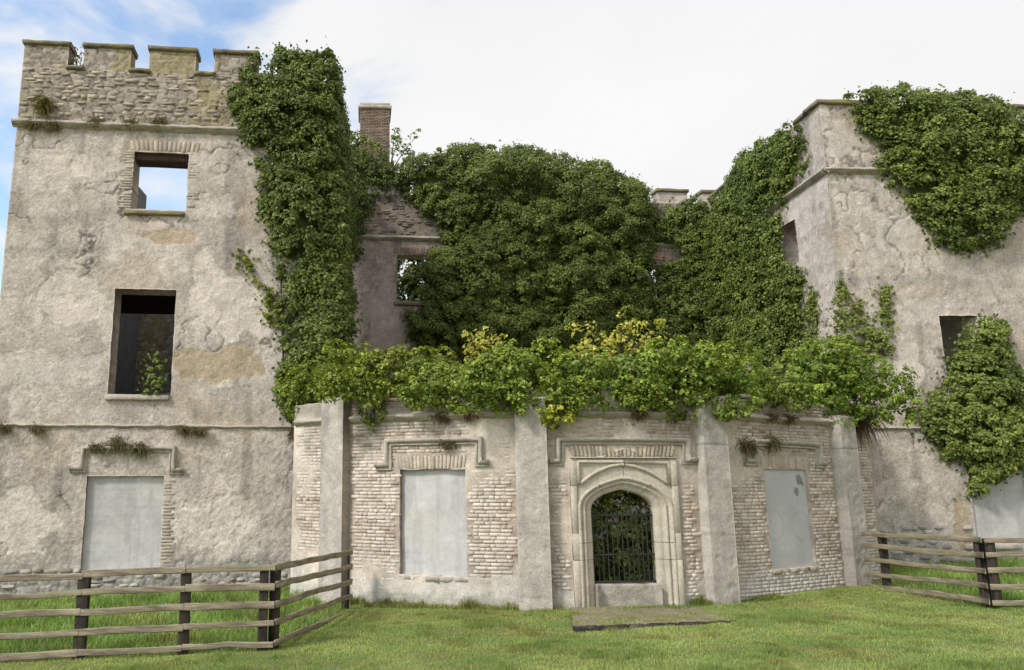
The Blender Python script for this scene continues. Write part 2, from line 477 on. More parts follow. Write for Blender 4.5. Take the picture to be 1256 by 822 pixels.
# ------------------------------------------------------------------ ground and grass
def build_ground():
    def ax(lo, hi, a, b, st):
        return np.unique(np.concatenate([-np.geomspace(-lo, -a + 1, 14)[:] if lo < 0 else [], np.arange(a, b, st), np.geomspace(b, hi, 14)]))
    xs = np.unique(np.concatenate([[-400, -250, -150, -90, -60, -40, -28, -20], np.arange(-15, 22.01, 0.2), [26, 34, 48, 70, 110, 180, 280, 400]]))
    ys = np.unique(np.concatenate([[-120, -60, -30, -15, -6, 0, 4, 7], np.arange(9, 24.01, 0.2), [27, 31, 37, 46, 60, 85, 120, 180, 280, 420]]))
    gx, gy = np.meshgrid(xs, ys, indexing='ij')
    V = np.stack([gx, gy, ground_z(gx, gy)], -1).reshape(-1, 3)
    i = np.arange(len(xs) * len(ys)).reshape(len(xs), len(ys))
    Fq = np.stack([i[:-1, :-1], i[1:, :-1], i[1:, 1:], i[:-1, 1:]], -1).reshape(-1, 4)
    tagged(part('ground', V, Fq, M_ground, None, smooth=True), '', '', kind='structure')
build_ground()

# slab outline in front of the door
SL = [at(702, 765, 14.55)[:2], at(902, 752, 15.2)[:2], at(860, 741, 16.75)[:2], at(700, 745, 16.95)[:2]]
def in_poly(x, y, poly):
    r = np.zeros(np.shape(x), bool); n = len(poly)
    for i in range(n):
        x0, y0 = poly[i][0], poly[i][1]; x1, y1 = poly[(i + 1) % n][0], poly[(i + 1) % n][1]
        c = ((y0 > y) != (y1 > y)) & (x < (x1 - x0) * (y - y0) / (y1 - y0 + 1e-12) + x0); r ^= c
    return r
def edge_dist(x, y, poly):
    d = np.full(np.shape(x), 1e9); n = len(poly)
    for i in range(n):
        a = np.array(poly[i][:2]); b = np.array(poly[(i + 1) % n][:2]); ab = b - a
        t = np.clip(((x - a[0]) * ab[0] + (y - a[1]) * ab[1]) / (ab @ ab + 1e-12), 0, 1)
        d = np.minimum(d, np.hypot(x - a[0] - t * ab[0], y - a[1] - t * ab[1]))
    return d

FENCE_L = [at(-420, 824, 12.56)[:2], at(332, 793, 13.45)[:2], at(426, 747, 17.75)[:2]]
FENCE_R = [at(1060, 716, 19.75)[:2], at(1217, 741, 15.55)[:2], at(1420, 741, 15.6)[:2]]

def blades(n, xr, yr, dens_fn, hgt, wid, colA, colB, lean=0.5, seed=1, curve=False):
    g = np.random.default_rng(seed)
    x = g.uniform(*xr, n); y = g.uniform(*yr, n)
    k = dens_fn(x, y, g); x = x[k]; y = y[k]; n = len(x)
    z = ground_z(x, y) - 0.005
    z = np.where(in_poly(x, y, SL), np.maximum(z, .02), z)
    patch = fbm(x * 0.9, y * 0.9, 3, 55); p2 = fbm(x * 4, y * 4, 2, 56)
    tus = sstep(.56, .70, fbm(x * 2.1, y * 2.1, 3, 58))
    h = hgt * (0.40 + 0.8 * p2 + 0.8 * tus) * g.uniform(0.6, 1.25, n)
    a = g.uniform(0, 2 * math.pi, n); l = g.uniform(0.1, lean, n) * h * 1.3
    w = wid * g.uniform(0.7, 1.3, n); b = a + g.normal(math.pi / 2, 0.5, n)
    base = np.stack([x, y, z], -1)
    sd = np.stack([np.cos(b), np.sin(b), np.zeros(n)], -1) * w[:, None] / 2
    ln = np.stack([np.cos(a), np.sin(a), np.zeros(n)], -1)
    tip = base + ln * l[:, None]; tip[:, 2] += h
    t = np.clip(patch * 1.6 - 0.3 + g.normal(0, 0.22, n), 0, 1)[:, None]
    c = colA * (1 - t) + colB * t
    dry = (sstep(.55, .72, fbm(x * 1.3, y * 3.0, 3, 59)) * .5)[:, None]; c = c * (1 - dry) + dry * lin(168, 152, 96)
    c = c * (1 - .25 * tus[:, None]) * g.uniform(0.7, 1.3, n)[:, None]
    if not curve:
        V = np.stack([base - sd, base + sd, tip], 1).reshape(-1, 3)
        F = np.arange(3 * n).reshape(n, 3); C = np.repeat(c, 3, 0)
        return V, [F], C
    mid = base + ln * (l * 0.25)[:, None]; mid[:, 2] += h * 0.6
    V = np.stack([base - sd, base + sd, mid + sd * 0.8, mid - sd * 0.8, tip], 1).reshape(-1, 3)
    i = np.arange(n)[:, None] * 5
    return V, [i + np.array([[0, 1, 2, 3]]), i + np.array([[3, 2, 4]])], np.repeat(c, 5, 0)

def fence_inside(x, y):
    L = [FENCE_L[0], FENCE_L[1], FENCE_L[2], (-1.0, 21.5), (-16, 21), (-16, 11.5)]
    Rr = [FENCE_R[0], FENCE_R[1], FENCE_R[2], (24, 24), (13, 24)]
    return in_poly(x, y, L) | in_poly(x, y, Rr)
bow_front_y = lambda x: 26.2 - np.sqrt(np.maximum(9.15 ** 2 - (x - 3.9) ** 2, 0.0))
def open_lawn(x, y, g):
    vis = (x / y > -0.78) & (x / y < 0.88)
    k = vis & ~fence_inside(x, y) & (y < bow_front_y(x)) & ~(in_poly(x, y, SL) & (g.random(len(x)) > np.clip(.35 * sstep(.5, .66, fbm(x * 1.8, y * 2.6, 3, 77)) + .8 * sstep(.30, .0, edge_dist(x, y, SL)) * sstep(.4, .6, fbm(x * 3, y * 3, 2, 78)), 0, .85)))
    return k & (g.random(len(x)) < np.clip(15.5 / y, 0, 1) ** 1.2)
def long_grass(x, y, g):
    return fence_inside(x, y) & (x / y > -0.95) & (x / y < 0.9)
def build_grass():
    V, F, C = blades(700000, (-9.5, 15.5), (10.2, 20.2), open_lawn, 0.042, 0.010, lin(126, 150, 76), lin(180, 188, 114), 0.9, 3)
    tagged(part('lawn_grass', V, F, M_grass, None, C), 'short mown grass in front of the ruin', 'grass', kind='stuff')
    V, F, C = blades(170000, (-15, 22), (12.8, 23.4), long_grass, 0.16, 0.014, lin(104, 140, 66), lin(158, 178, 98), 0.9, 4, True)
    tagged(part('long_grass', V, F, M_grass, None, C), 'long uncut grass growing inside the wooden fences', 'grass', kind='stuff')
def foot_grass(x, y, g):
    b = bow_front_y(x); d = b - y
    return (x > -1.3) & (x < 8.4) & (d > 0.0) & (d < .22 + .25 * fbm(x * 2, y * 2, 2, 66)) & ~((np.abs(x - 4.8) < 1.3)) & (g.random(len(x)) < 2.4 * fbm(x * 1.8, y * 0, 3, 67) - .6)
def build_foot():
    V, F, C = blades(60000, (-1.4, 8.5), (16.4, 19.4), foot_grass, 0.13, 0.012, lin(100, 120, 56), lin(160, 160, 90), 0.9, 6, True)
    tagged(part('wall_foot_grass', V, F, M_grass, None, C), 'untrimmed grass fringe along the foot of the bow', 'grass', kind='stuff')
build_grass(); build_foot()

def build_slab():
    t = thing('door_step', 'low earth covered stone slab with dark kerb before the gate', 'step', (*np.mean(SL, 0), 0))
    n = 14
    P = np.array([[(np.array(SL[0]) * (1 - u) + np.array(SL[1]) * u) * (1 - w) + (np.array(SL[3]) * (1 - u) + np.array(SL[2]) * u) * w for w in np.linspace(0, 1, n)] for u in np.linspace(0, 1, n)])
    P += rng.normal(0, 0.015, P.shape)
    z = ground_z(P[..., 0], P[..., 1]).max() * 0.0 + np.maximum(ground_z(P[..., 0], P[..., 1]) + 0.012, 0.018 + 0.01 * rng.random(P.shape[:2]))
    V = np.concatenate([P, z[..., None]], -1).reshape(-1, 3)
    i = np.arange(n * n).reshape(n, n)
    Fq = np.stack([i[:-1, :-1], i[1:, :-1], i[1:, 1:], i[:-1, 1:]], -1).reshape(-1, 4)
    part('slab', V, Fq, M_slab, t, smooth=True)
    a, b = np.array(SL[0]), np.array(SL[1]); L = np.linalg.norm(b - a)
    f = Flat(a[0], a[1], math.atan2(*(b - a)[::-1]))
    cuts = [0, 0.32, 0.66, 1.0]
    for c0, c1 in zip(cuts[:-1], cuts[1:]):
        V, Fq = fbox(f, L * c0 + 0.006, L * c1 - 0.006, -0.12, 0.045, -0.02, 0.08, 14, 0.010, 0.02)
        part('kerb_stone', V, Fq, M_kerb, t)
build_slab()

# ------------------------------------------------------------------ wall surface recipes
BASEC = np.array([.53, .46, .392]); PALE = np.array([.64, .57, .495]); TAN = np.array([.44, .345, .225]); GREYC = np.array([.31, .285, .25])
def plaster_fn(seed, frame, zrough=4.6, zrub=None, blobs=(), green=0.0):
    B = [(frame.px(u, v), ru, rv, kind) for (u, v, ru, rv, kind) in blobs]
    def fn(s, z):
        n1 = fbm(s * 0.45, z * 0.45, 4, seed); n2 = fbm(s * 2.3, z * 2.3, 4, seed + 5); n3 = fbm(s * 8, z * 8, 3, seed + 9)
        n4 = fbm(s * 22, z * 22, 2, seed + 13)
        st = fbm(s * 2.2, z * 0.35, 4, seed + 17)
        fl = fbm(s * 0.8 + 3 * n2, z * 0.9, 4, seed + 21) + 0.18 * (n3 - 0.5)
        m = sstep(0.605, 0.613, fl)
        rough = 0.35 + 0.65 * sstep(zrough + 0.4, zrough - 0.5, z + 0.6 * (n1 - 0.5))
        disp = 0.018 * (n2 - 0.5) + (0.008 + 0.012 * rough) * (n3 - 0.5) + (.010 + .016 * rough) * (n4 - 0.5) - 0.012 * m
        c = BASEC * (0.80 + 0.42 * n2[..., None]) * (0.82 + 0.36 * n1[..., None])
        c = c * (1 - 0.30 * sstep(0.52, 0.72, st)[..., None]) * (.72 + .56 * n4[..., None])
        c = c * (1 - m[..., None] * 0.55) + m[..., None] * 0.55 * PALE * (0.85 + 0.3 * n3[..., None])
        tn = sstep(0.57, 0.68, fbm(s * 0.6 + 20, z * 0.6, 4, seed + 33)) * 0.32
        c = c * (1 - tn[..., None]) + tn[..., None] * TAN
        # hairline and wide cracks
        w1 = fbm(s * 1.1, z * 1.1, 3, seed + 40); w2 = fbm(s * 0.75 + 9, z * 0.8, 4, seed + 44)
        ck = sstep(0.014, 0.004, np.abs(w2 - 0.5 + 0.2 * (w1 - 0.5) + .05 * (n3 - .5))) * sstep(0.47, 0.56, fbm(s * 0.5, z * 0.5, 2, seed + 48))
        disp = disp - 0.022 * ck; c = c * (1 - 0.5 * ck[..., None])
        for (cs, cz), ru, rv, kind in B:
            q = np.hypot((s - cs) / ru, (z - cz) / rv) + 1.1 * (fbm(s * 1.3, z * 1.3, 4, seed + 60) - 0.5) + 0.25 * (n3 - 0.5)
            k = sstep(0.83, 0.79, q)[..., None] if kind in ('pale', 'tan') else .45 * sstep(1.05, .45, q)[..., None]
            tgt = {'pale': np.array([.70, .61, .52]), 'tan': TAN * 1.05, 'grey': GREYC, 'dark': GREYC * 0.62}[kind]
            c = c * (1 - 0.8 * k) + 0.8 * k * tgt * (0.88 + 0.25 * n3[..., None])
            disp = disp - (0.012 if kind in ('pale', 'tan') else 0.0) * k[..., 0]
        if zrub is not None:
            k = sstep(zrub - 0.15, zrub + 0.25, z + 0.5 * (n1 - 0.5))
            f1, f2, cid = worley(s * 3.4 + 0.4 * n2, z * 6.2 + 0.5 * n2, seed + 70)
            j = sstep(0.02, 0.16, f2 - f1)
            disp = disp * (1 - k) + k * (0.022 * j - 0.014 + 0.02 * (cid - 0.5) + 0.035 * (n3 - 0.5) + .02 * (n4 - .5))
            cs = np.array([.41, .35, .285]) * (0.75 + 0.4 * cid[..., None]) * (0.7 + 0.6 * n3[..., None]) * (.55 + .45 * j[..., None])
            li = sstep(0.5, 0.65, fbm(s * 0.9, z * 1.1, 4, seed + 77))[..., None]
            cs = cs * (1 - 0.5 * li) + 0.5 * li * np.array([.36, .30, .12])
            c = c * (1 - k[..., None]) + k[..., None] * cs
        # rubble showing at the foot
        kf = sstep(0.75, 0.35, z + 0.8 * (n1 - 0.5) + 0.3 * (n2 - 0.5))
        f1, f2, cid = worley(s * 4.2, z * 5.5, seed + 80)
        disp = disp * (1 - kf) + kf * (0.03 * sstep(0.02, 0.2, f2 - f1) - 0.03 + 0.02 * cid + .03 * (n3 - .5))
        cf = np.array([.43, .395, .35]) * (0.75 + 0.4 * cid[..., None]) * (0.8 + 0.4 * n3[..., None])
        c = c * (1 - kf[..., None]) + kf[..., None] * cf
        return disp, np.clip(c, 0.02, 0.8)
    return fn

STONES = []
def stone_meshes():
    for q in range(8):
        V = []; g = np.random.default_rng(100 + q)
        ring = []
        k = 6
        th = (np.arange(k) + g.uniform(-0.25, 0.25, k)) / k * 2 * math.pi
        o = np.stack([np.clip(np.cos(th) * 1.25, -1, 1) * 0.5, np.clip(np.sin(th) * 1.35, -1, 1) * 0.5], -1) * g.uniform(0.85, 1.0, (k, 1))
        V = np.concatenate([np.c_[o[:, 0], np.full(k, 0.5), o[:, 1]], np.c_[o[:, 0], np.full(k, -0.25), o[:, 1]], np.c_[o[:, 0] * 0.9, np.full(k, -0.42) + g.uniform(-0.12, 0.12, k), o[:, 1] * 0.86], [[0.03, -0.45, 0.02]]])
        Fq = [(i, (i + 1) % k, k + (i + 1) % k, k + i) for i in range(k)] + [(k + i, k + (i + 1) % k, 2 * k + (i + 1) % k, 2 * k + i) for i in range(k)]
        Ft = [(2 * k + i, 2 * k + (i + 1) % k, 3 * k) for i in range(k)]
        me = make_mesh('stone', V, [np.array(Fq), np.array(Ft)])
        me.materials.append(M_stoneobj); STONES.append(me)
stone_meshes()
def rubble(F, parent, s0, s1, z0, z1, cw, chh, skip=lambda s, z: False, keep=0.85, col=(.33, .285, .225), proud=0.03, name='stone', limit=300):
    z = z0; n = 0
    while z < z1 and n < limit:
        h = chh * rnd.uniform(0.7, 1.25); s = s0 - rnd.uniform(0, cw)
        while s < s1 and n < limit:
            w = cw * rnd.uniform(0.6, 1.6); c = s + w / 2
            if s0 < c < s1 and not skip(c, z + h / 2) and rnd.random() < keep:
                p = F.w(c, z + h / 2 + rnd.uniform(-.02, .02), proud * rnd.uniform(0.0, 1.0) - 0.03)
                mw = Matrix.Translation(p.tolist()) @ Matrix.Rotation(F.ang_at(c), 4, 'Z') @ Matrix.Rotation(rnd.gauss(0, 0.05), 4, 'Y') @ Matrix.Diagonal((w * 0.97, 0.14, h * 0.95, 1))
                o = link(name, rnd.choice(STONES), None, parent, mw)
                k = rnd.uniform(0.65, 1.35); y = rnd.uniform(0, 1)
                o.color = (col[0] * k, col[1] * k * (1 - 0.03 * y), col[2] * k * (1 - 0.12 * y), 1); n += 1
            s += w
        z += h
    return n

BRICKS = []
def brick_meshes():
    for q in range(6):
        g = np.random.default_rng(200 + q); c = 0.06
        V = np.array([(-.5, .5, -.5), (.5, .5, -.5), (.5, .5, .5), (-.5, .5, .5), (-.5, -.35, -.5), (.5, -.35, -.5), (.5, -.35, .5), (-.5, -.35, .5),
                      (-.5 + c, -.5, -.5 + 2 * c), (.5 - c, -.5, -.5 + 2 * c), (.5 - c, -.5, .5 - 2 * c), (-.5 + c, -.5, .5 - 2 * c)], float)
        V[4:] += g.normal(0, 0.025, (8, 3))
        Fq = [(0, 1, 5, 4), (1, 2, 6, 5), (2, 3, 7, 6), (3, 0, 4, 7), (4, 5, 9, 8), (5, 6, 10, 9), (6, 7, 11, 10), (7, 4, 8, 11), (8, 9, 10, 11)]
        me = make_mesh('brick', V, np.array(Fq)); me.materials.append(M_brickobj); BRICKS.append((me, V, np.array(Fq)))
brick_meshes()
def brick_part(F, parent, s, z, d, w, h, col, tilt=0.0, depth=0.10, name='brick'):
    p = F.w(s, z, d)
    mw = Matrix.Translation(p.tolist()) @ Matrix.Rotation(F.ang_at(s), 4, 'Z') @ Matrix.Rotation(tilt, 4, 'Y') @ Matrix.Diagonal((w, depth, h, 1))
    o = link(name, rnd.choice(BRICKS)[0], None, parent, mw); o.color = (*[float(c) for c in col], 1)
    return o
def flat_arch(F, parent, s0, s1, z0, z1, n, d=-0.04, fan=0.35, cols=((.48, .41, .325), (.42, .335, .255)), drop=0.0, depth=0.1):
    for i in range(n):
        t = (i + 0.5) / n; s = s0 + (s1 - s0) * t; k = rnd.random()
        c = np.array(cols[0]) * (1 - k) + np.array(cols[1]) * k
        zz = drop * (1 - (2 * t - 1) ** 2)
        brick_part(F, parent, s, (z0 + z1) / 2 + zz, d + rnd.uniform(-.006, .006), (s1 - s0) / n * 0.86, z1 - z0, c * rnd.uniform(.8, 1.15), (t - 0.5) * 2 * fan * 0.5, depth, name='voussoir')
def sill(F, parent, u0, u1, v0, v1, proud=0.10, mat=None):
    a = F.px(u0, v0, proud); b = F.px(u1, v1, proud)
    V, Fq = fbox(F, a[0], b[0], b[1], a[1], -0.35, proud, 6, 0.006, 0.02)
    part('sill', V, Fq, mat or M_coping, parent)
HOOD = [(0, -0.03), (0, 0.05), (-0.045, 0.05), (-0.05, 0.02), (-0.06, 0.02), (-0.07, 0.09), (-0.105, 0.12), (-0.145, 0.12), (-0.16, 0.09), (-0.16, -0.03)]
def hood(F, parent, pts, mat=None, label=None):
    path = [F.px(u, v) for u, v in pts]
    V, Fs = sweep(F, path[::-1], HOOD[::1], 0.12, .005)
    part('hood_mould', V, Fs, mat or M_trim, parent, label=label)
STRING = [(-0.07, -0.03), (-0.07, 0.03), (-0.035, 0.04), (-0.03, 0.085), (0.005, 0.10), (0.01, 0.125), (0.06, 0.125), (0.075, 0.10), (0.12, 0.02), (0.12, -0.03)]
def string(F, parent, s0, s1, z, mat=None, k=1.0, name='string_course'):
    n = max(2, int((s1 - s0) / 0.16)); ss = np.linspace(s0, s1, n)
    path = [(s, z + rnd.uniform(-.008, .008)) for s in ss]
    V, Fs = sweep(F, path, [(o * k, d * k) for o, d in STRING], 0, 0.009)
    part(name, V, Fs, mat or M_trim, parent)
def infill(F, parent, h, d=-0.13, mat=None, name='infill_panel', seed=5, label=None):
    n, m = 56, 88
    ss = np.linspace(h[0] - 0.02, h[1] + 0.02, n); zs = np.linspace(h[2] - 0.02, h[3] + 0.02, m)
    sg, zg = np.meshgrid(ss, zs, indexing='ij')
    n2 = fbm(sg * 2, zg * 2, 4, seed); n3 = fbm(sg * 11, zg * 11, 3, seed + 2); st = fbm(sg * 7, zg * .8, 4, seed + 4)
    row = np.floor((zg - h[2]) / .225); col_ = (sg - h[0] + .22 * (row % 2)) / .45
    jz = np.abs((zg - h[2]) / .225 - np.round((zg - h[2]) / .225)) * .225; jx = np.abs(col_ - np.round(col_)) * .45
    jt = sstep(.03, .008, np.minimum(jz, jx)) * sstep(.42, .6, fbm(sg * 1.2, zg * 1.2, 3, seed + 6))
    dd = d + 0.014 * (n2 - 0.5) + .006 * (n3 - .5) - .002 * jt
    c = np.array([.53, .515, .49]) * (.84 + .3 * n2[..., None]) * (.9 + .2 * n3[..., None]) * (1 - .045 * jt[..., None])
    c = c * (1 - .13 * sstep(.52, .72, st)[..., None])
    tn = .28 * sstep(.56, .72, fbm(sg * 1.5, zg * 2.2, 3, seed + 8))[..., None]; c = c * (1 - tn) + tn * np.array([.50, .42, .33])
    V = F.w(sg, zg, dd).reshape(-1, 3); i = np.arange(n * m).reshape(n, m)
    Vb = F.w(sg, zg, dd - 0.15).reshape(-1, 3)
    Fq = np.stack([i[:-1, :-1], i[1:, :-1], i[1:, 1:], i[:-1, 1:]], -1).reshape(-1, 4)
    c = c.reshape(-1, 3)
    part(name, np.concatenate([V, Vb]), np.concatenate([Fq, Fq[:, ::-1] + len(V)]), mat or M_cement, parent, np.concatenate([c, c]), smooth=True, label=label)
def hole(F, u0, v0, u1, v1):
    a = F.px(u0, v0); b = F.px(u1, v1)
    return (min(a[0], b[0]), max(a[0], b[0]), min(a[1], b[1]), max(a[1], b[1]))

# ------------------------------------------------------------------ tower on the left
def build_tower():
    F = F_T
    t = thing('castle_tower', 'tall grey rendered tower with battlements and two open window holes', 'tower', (*F.w(TL / 2, 0, 0)[:2], -0.2))
    zc = F.px(200, 91)[1]; zm = F.px(200, 63)[1]; zs = F.px(150, 157)[1]
    hu = hole(F, 165, 186, 228, 258); hl = hole(F, 141, 354, 209, 484); hp = hole(F, 107, 584, 195, 700)
    fn = plaster_fn(1, F, F.px(200, 520)[1], zs, blobs=[(100, 205, .45, .5, 'pale'), (65, 200, .35, .4, 'pale'), (85, 365, 1.1, .75, 'pale'), (285, 375, 1.2, 1.2, 'pale'), (250, 330, .3, .8, 'pale'),
        (270, 445, 1.2, .65, 'tan'), (250, 640, 1.3, 1.0, 'pale'), (285, 630, .8, .8, 'pale'), (80, 308, 2.6, .10, 'grey'), (30, 640, 1.0, 1.2, 'pale'), (200, 290, .9, .3, 'tan'), (330, 690, .6, .5, 'grey')])
    V, Fq, C = wall_grid(F, TL, 0.0, -0.45, zc, 0.036, [hu, hl, hp], fn, 0.7, nocap=())
    part('wall', V, Fq, M_plaster, t, C, smooth=False)
    # other walls of the tower shell
    D = 9.0
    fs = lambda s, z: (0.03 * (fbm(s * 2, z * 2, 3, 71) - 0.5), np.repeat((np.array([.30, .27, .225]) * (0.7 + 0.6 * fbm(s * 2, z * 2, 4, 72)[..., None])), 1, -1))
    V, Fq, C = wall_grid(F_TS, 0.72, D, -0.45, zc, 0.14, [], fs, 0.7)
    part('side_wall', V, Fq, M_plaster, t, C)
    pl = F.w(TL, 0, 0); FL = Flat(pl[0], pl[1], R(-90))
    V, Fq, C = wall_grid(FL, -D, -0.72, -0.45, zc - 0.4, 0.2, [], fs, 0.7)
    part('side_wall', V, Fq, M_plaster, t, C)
    pb = F.w(TL, 0, -D); FB = Flat(pb[0], pb[1], TW_ANG)
    fr = plaster_fn(77, FB, -50, -20)
    V, Fq, C = wall_grid(FB, 0.72, -TL - 0.72, -0.45, 11.2, 0.07, [], fr, 0.6, topfn=lambda s: 11.2 - 0.5 * fbm(s * 1.3, s * 0 + 2, 3, 12))
    part('back_wall', V, Fq, M_plaster, t, C)
    V, Fq = fbox(F, TL + .72, -.72, hl[3] + .55, hl[3] + .8, -D + 3.2, -.72, 3); part('added_shade_slab', V, Fq, M_lintel, t)  # added slab, darkens the room behind the lower window
    # battlements
    mer = [(28, 83), (102, 160), (183, 240), (263, 316), (340, 396)]
    fm = plaster_fn(9, F, -50, -20)
    sp = []
    for u0, u1 in mer:
        a = F.px(u0, 80)[0]; b = F.px(u1, 80)[0]
        if u0 == 28: a = TL
        sp.append((a, b))
        V, Fq, C = wall_grid(F, a, b, zc, zm, 0.045, [], fm, 0.5)
        mo = part('merlon', V, Fq, M_plaster, t, C)
        V, Fq = fbox(F, a - 0.05, b + 0.05, zm + 0.002, zm + 0.13, -0.55, 0.09, 8, 0.008, 0.03)
        part('coping', V, Fq, M_coping, mo)
    for (a, b), (c, d) in zip(sp[:-1], sp[1:]):
        V, Fq = fbox(F, b - 0.03, c + 0.03, zc + 0.002, zc + 0.11, -0.55, 0.10, 5, 0.008, 0.03)
        part('crenel_sill', V, Fq, M_coping, t)
    string(F, t, TL - 0.1, 0.02, zs, M_trim, 1.25)
    z2 = F.px(100, 523)[1]
    string(F, t, TL, 0.0, z2, M_trim, 0.5)
    # rubble of the parapet
    rubble(F, t, TL + 0.05, -0.1, zs + 0.2, zc - 0.02, 0.27, 0.115, lambda s, z: False, 0.45, (.40, .345, .28), -0.012, limit=260)
    rubble(F, t, TL + 0.05, -0.1, -0.05, 0.42, 0.26, 0.13, lambda s, z: False, 0.35, (.45, .415, .365), 0.008, limit=70)
    # windows
    sill(F, t, 152, 225, 257, 264); sill(F, t, 128, 206, 484, 491, 0.1, M_trim)
    V, Fq = fbox(F, hu[0] - 0.15, hu[1] + 0.15, hu[3] - 0.19, hu[3] + 0.006, -0.66, -0.12, 3, 0.004)
    part('lintel', V, Fq, M_lintel, t)
    flat_arch(F, t, hu[0] - 0.12, hu[1] + 0.3, hu[3] + 0.04, hu[3] + 0.34, 15, -0.035, 0.5)
    for k in range(24):
        z = hu[2] + 0.05 + k * 0.078
        if z > hu[3]: break
        for side in (-1, 1):
            w = 0.22 if k % 2 else 0.34
            s = (hu[0] - w / 2 - 0.005) if side < 0 else (hu[1] + w / 2 + 0.005)
            c = np.array([.44, .375, .30]) * rnd.uniform(.82, 1.1)
            if rnd.random() < 0.8: brick_part(F, t, s, z, -0.046 + rnd.uniform(-.008, .004), w * .97, 0.07, c)
    infill(F, t, hp, -0.12, seed=8)
    hood(F, t, [(86, 580), (106, 580), (108, 555), (208, 555), (207, 582), (225, 582)])
    for k in range(27):
        z = hp[2] + 0.05 + k * 0.085
        if z > hp[3]: break
        w = rnd.choice((0.2, 0.3)); c = np.array([.46, .395, .315]) * rnd.uniform(.85, 1.1)
        brick_part(F, t, hp[1] + w / 2 + 0.01, z, -0.043 + rnd.uniform(-.008, .005), w, 0.075, c)
    return t
tower = build_tower()

# ------------------------------------------------------------------ main range behind
def build_main():
    F = F_M
    t = thing('main_range', 'shaded recessed wall with battlements half hidden under ivy', 'building', (5, 31.7, 0))
    sL = F.px(424, 300)[0] - 0.4; sR = F.px(905, 300)[0] + 0.6
    zs = F.px(480, 293)[1]; zc = F.px(850, 250)[1]; zm = F.px(830, 236)[1]
    hw = hole(F, 487, 312, 537, 370); ha = hole(F, 790, 325, 828, 385)
    fn = plaster_fn(31, F, -5, zs)
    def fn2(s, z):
        d, c = fn(s, z); g_ = c.mean(-1, keepdims=True); return d, (c * .45 + g_ * .55) * np.array([.80, .72, .68])  # render toned down: shade of the recess put into the colour
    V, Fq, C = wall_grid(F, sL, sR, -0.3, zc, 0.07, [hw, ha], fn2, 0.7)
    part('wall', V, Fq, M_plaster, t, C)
    string(F, t, sL, sR, zs, M_trim, 1.2)
    sill(F, t, 484, 540, 369, 375, 0.12)
    flat_arch(F, t, hw[0] - .1, hw[1] + .1, hw[3] + 0.02, hw[3] + 0.32, 15, -0.03, 0.3, ((.30, .22, .17), (.22, .16, .12)))
    # rounded brick head showing through the ivy
    n = 13; cs = (ha[0] + ha[1]) / 2; hwid = (ha[1] - ha[0]) / 2
    for i in range(n):
        a = math.pi * (0.12 + 0.76 * (i + .5) / n)
        s = cs - math.cos(a) * hwid * 0.96; z = ha[3] + 0.16 + math.sin(a) * 0.30 - 0.05
        brick_part(F, t, s, z, 0.0, 0.12, 0.34, np.array([.42, .27, .20]) * rnd.uniform(.8, 1.2), -(math.pi / 2 - a) * 0.55, 0.12, 'voussoir')
    # merlons along the whole top, spaced like the tower's
    w0 = F.px(806, 240)[0]; w1 = F.px(843, 240)[0]; w2 = F.px(861, 240)[0]; stp = w2 - w0; wd = w1 - w0
    fm = plaster_fn(33, F, -50, None)
    k = int((w0 - sL) / stp)
    for i in range(-k, 3):
        a = w0 + i * stp; b = min(a + wd, sR)
        if a < sL or a > sR - 0.3: continue
        V, Fq, C = wall_grid(F, a, b, zc, zm, 0.08, [], fm, 0.5)
        mo = part('merlon', V, Fq, M_plaster, t, C)
        V, Fq = fbox(F, a - 0.05, b + 0.05, zm + .002, zm + 0.14, -0.55, 0.1, 6, 0.008, 0.03)
        part('coping', V, Fq, M_coping, mo)
    rubble(F, t, F.px(440, 280)[0], F.px(545, 280)[0], zs + 0.2, zs + 1.7, 0.3, 0.11, lambda s, z: False, 0.5, (.22, .18, .16), 0.0, limit=130)  # stone colour darkened to match the painted shade of this wall
build_main()

def build_chimney():
    p0 = at(441, 200, 34.0); p1 = at(478, 200, 34.0)
    F = Flat(p0[0], 34.0, 0.05); w = p1[0] - p0[0]
    zt = at(460, 133, 34.0)[2]
    t = thing('chimney_stack', 'square red brick chimney with pale stone cap above the ivy', 'chimney', (p0[0] + w / 2, 34.7, 0))
    mw = MB()
    mw.add(*fbox(F, 0.02, w - 0.02, -0.3, zt - 0.01, -w + 0.02, -0.02, 1, 0, 0.01))
    V, Fs = mw.get(); part('core', V, Fs, mat_noise('chimney_mortar', (.2, .17, .14), (.14, .12, .1), None, 8), t)
    z = zt - 3.2; k = 0
    FS = Flat(p0[0] + 0.0, 34.0, R(-87)); FR = Flat(F.w(w, 0, 0)[0], F.w(w, 0, 0)[1], R(90))
    while z < zt - 0.04:
        for FF, a0, a1 in ((F, 0, w), (FR, 0, w)):
            s = a0 - (0.12 if k % 2 else 0)
            while s < a1 - 0.02:
                x0 = max(a0, s) + 0.006; x1 = min(a1, s + 0.235) - 0.006
                if x1 - x0 > 0.04 and (FF is F or k % 2 == 0 or True):
                    kk = rnd.random(); c = np.array([.30, .20, .145]) * (1 - kk) + np.array([.27, .225, .18]) * kk
                    if FF is F: brick_part(FF, t, (x0 + x1) / 2, z + 0.037, -0.045 + rnd.uniform(-.01, .01), x1 - x0, 0.064, c * rnd.uniform(.7, 1.2))
                s += 0.235
        z += 0.077; k += 1
    m = MB(); m.add(*fbox(F, -0.08, w + 0.08, zt, zt + 0.16, -w - 0.08, 0.09, 4, 0.01, 0.03)); m.add(*fbox(F, 0.0, w, zt + 0.162, zt + 0.30, -w, 0.02, 4, 0.01, 0.03))
    V, Fs = m.get(); part('cap', V, Fs, M_trim, t)
build_chimney()

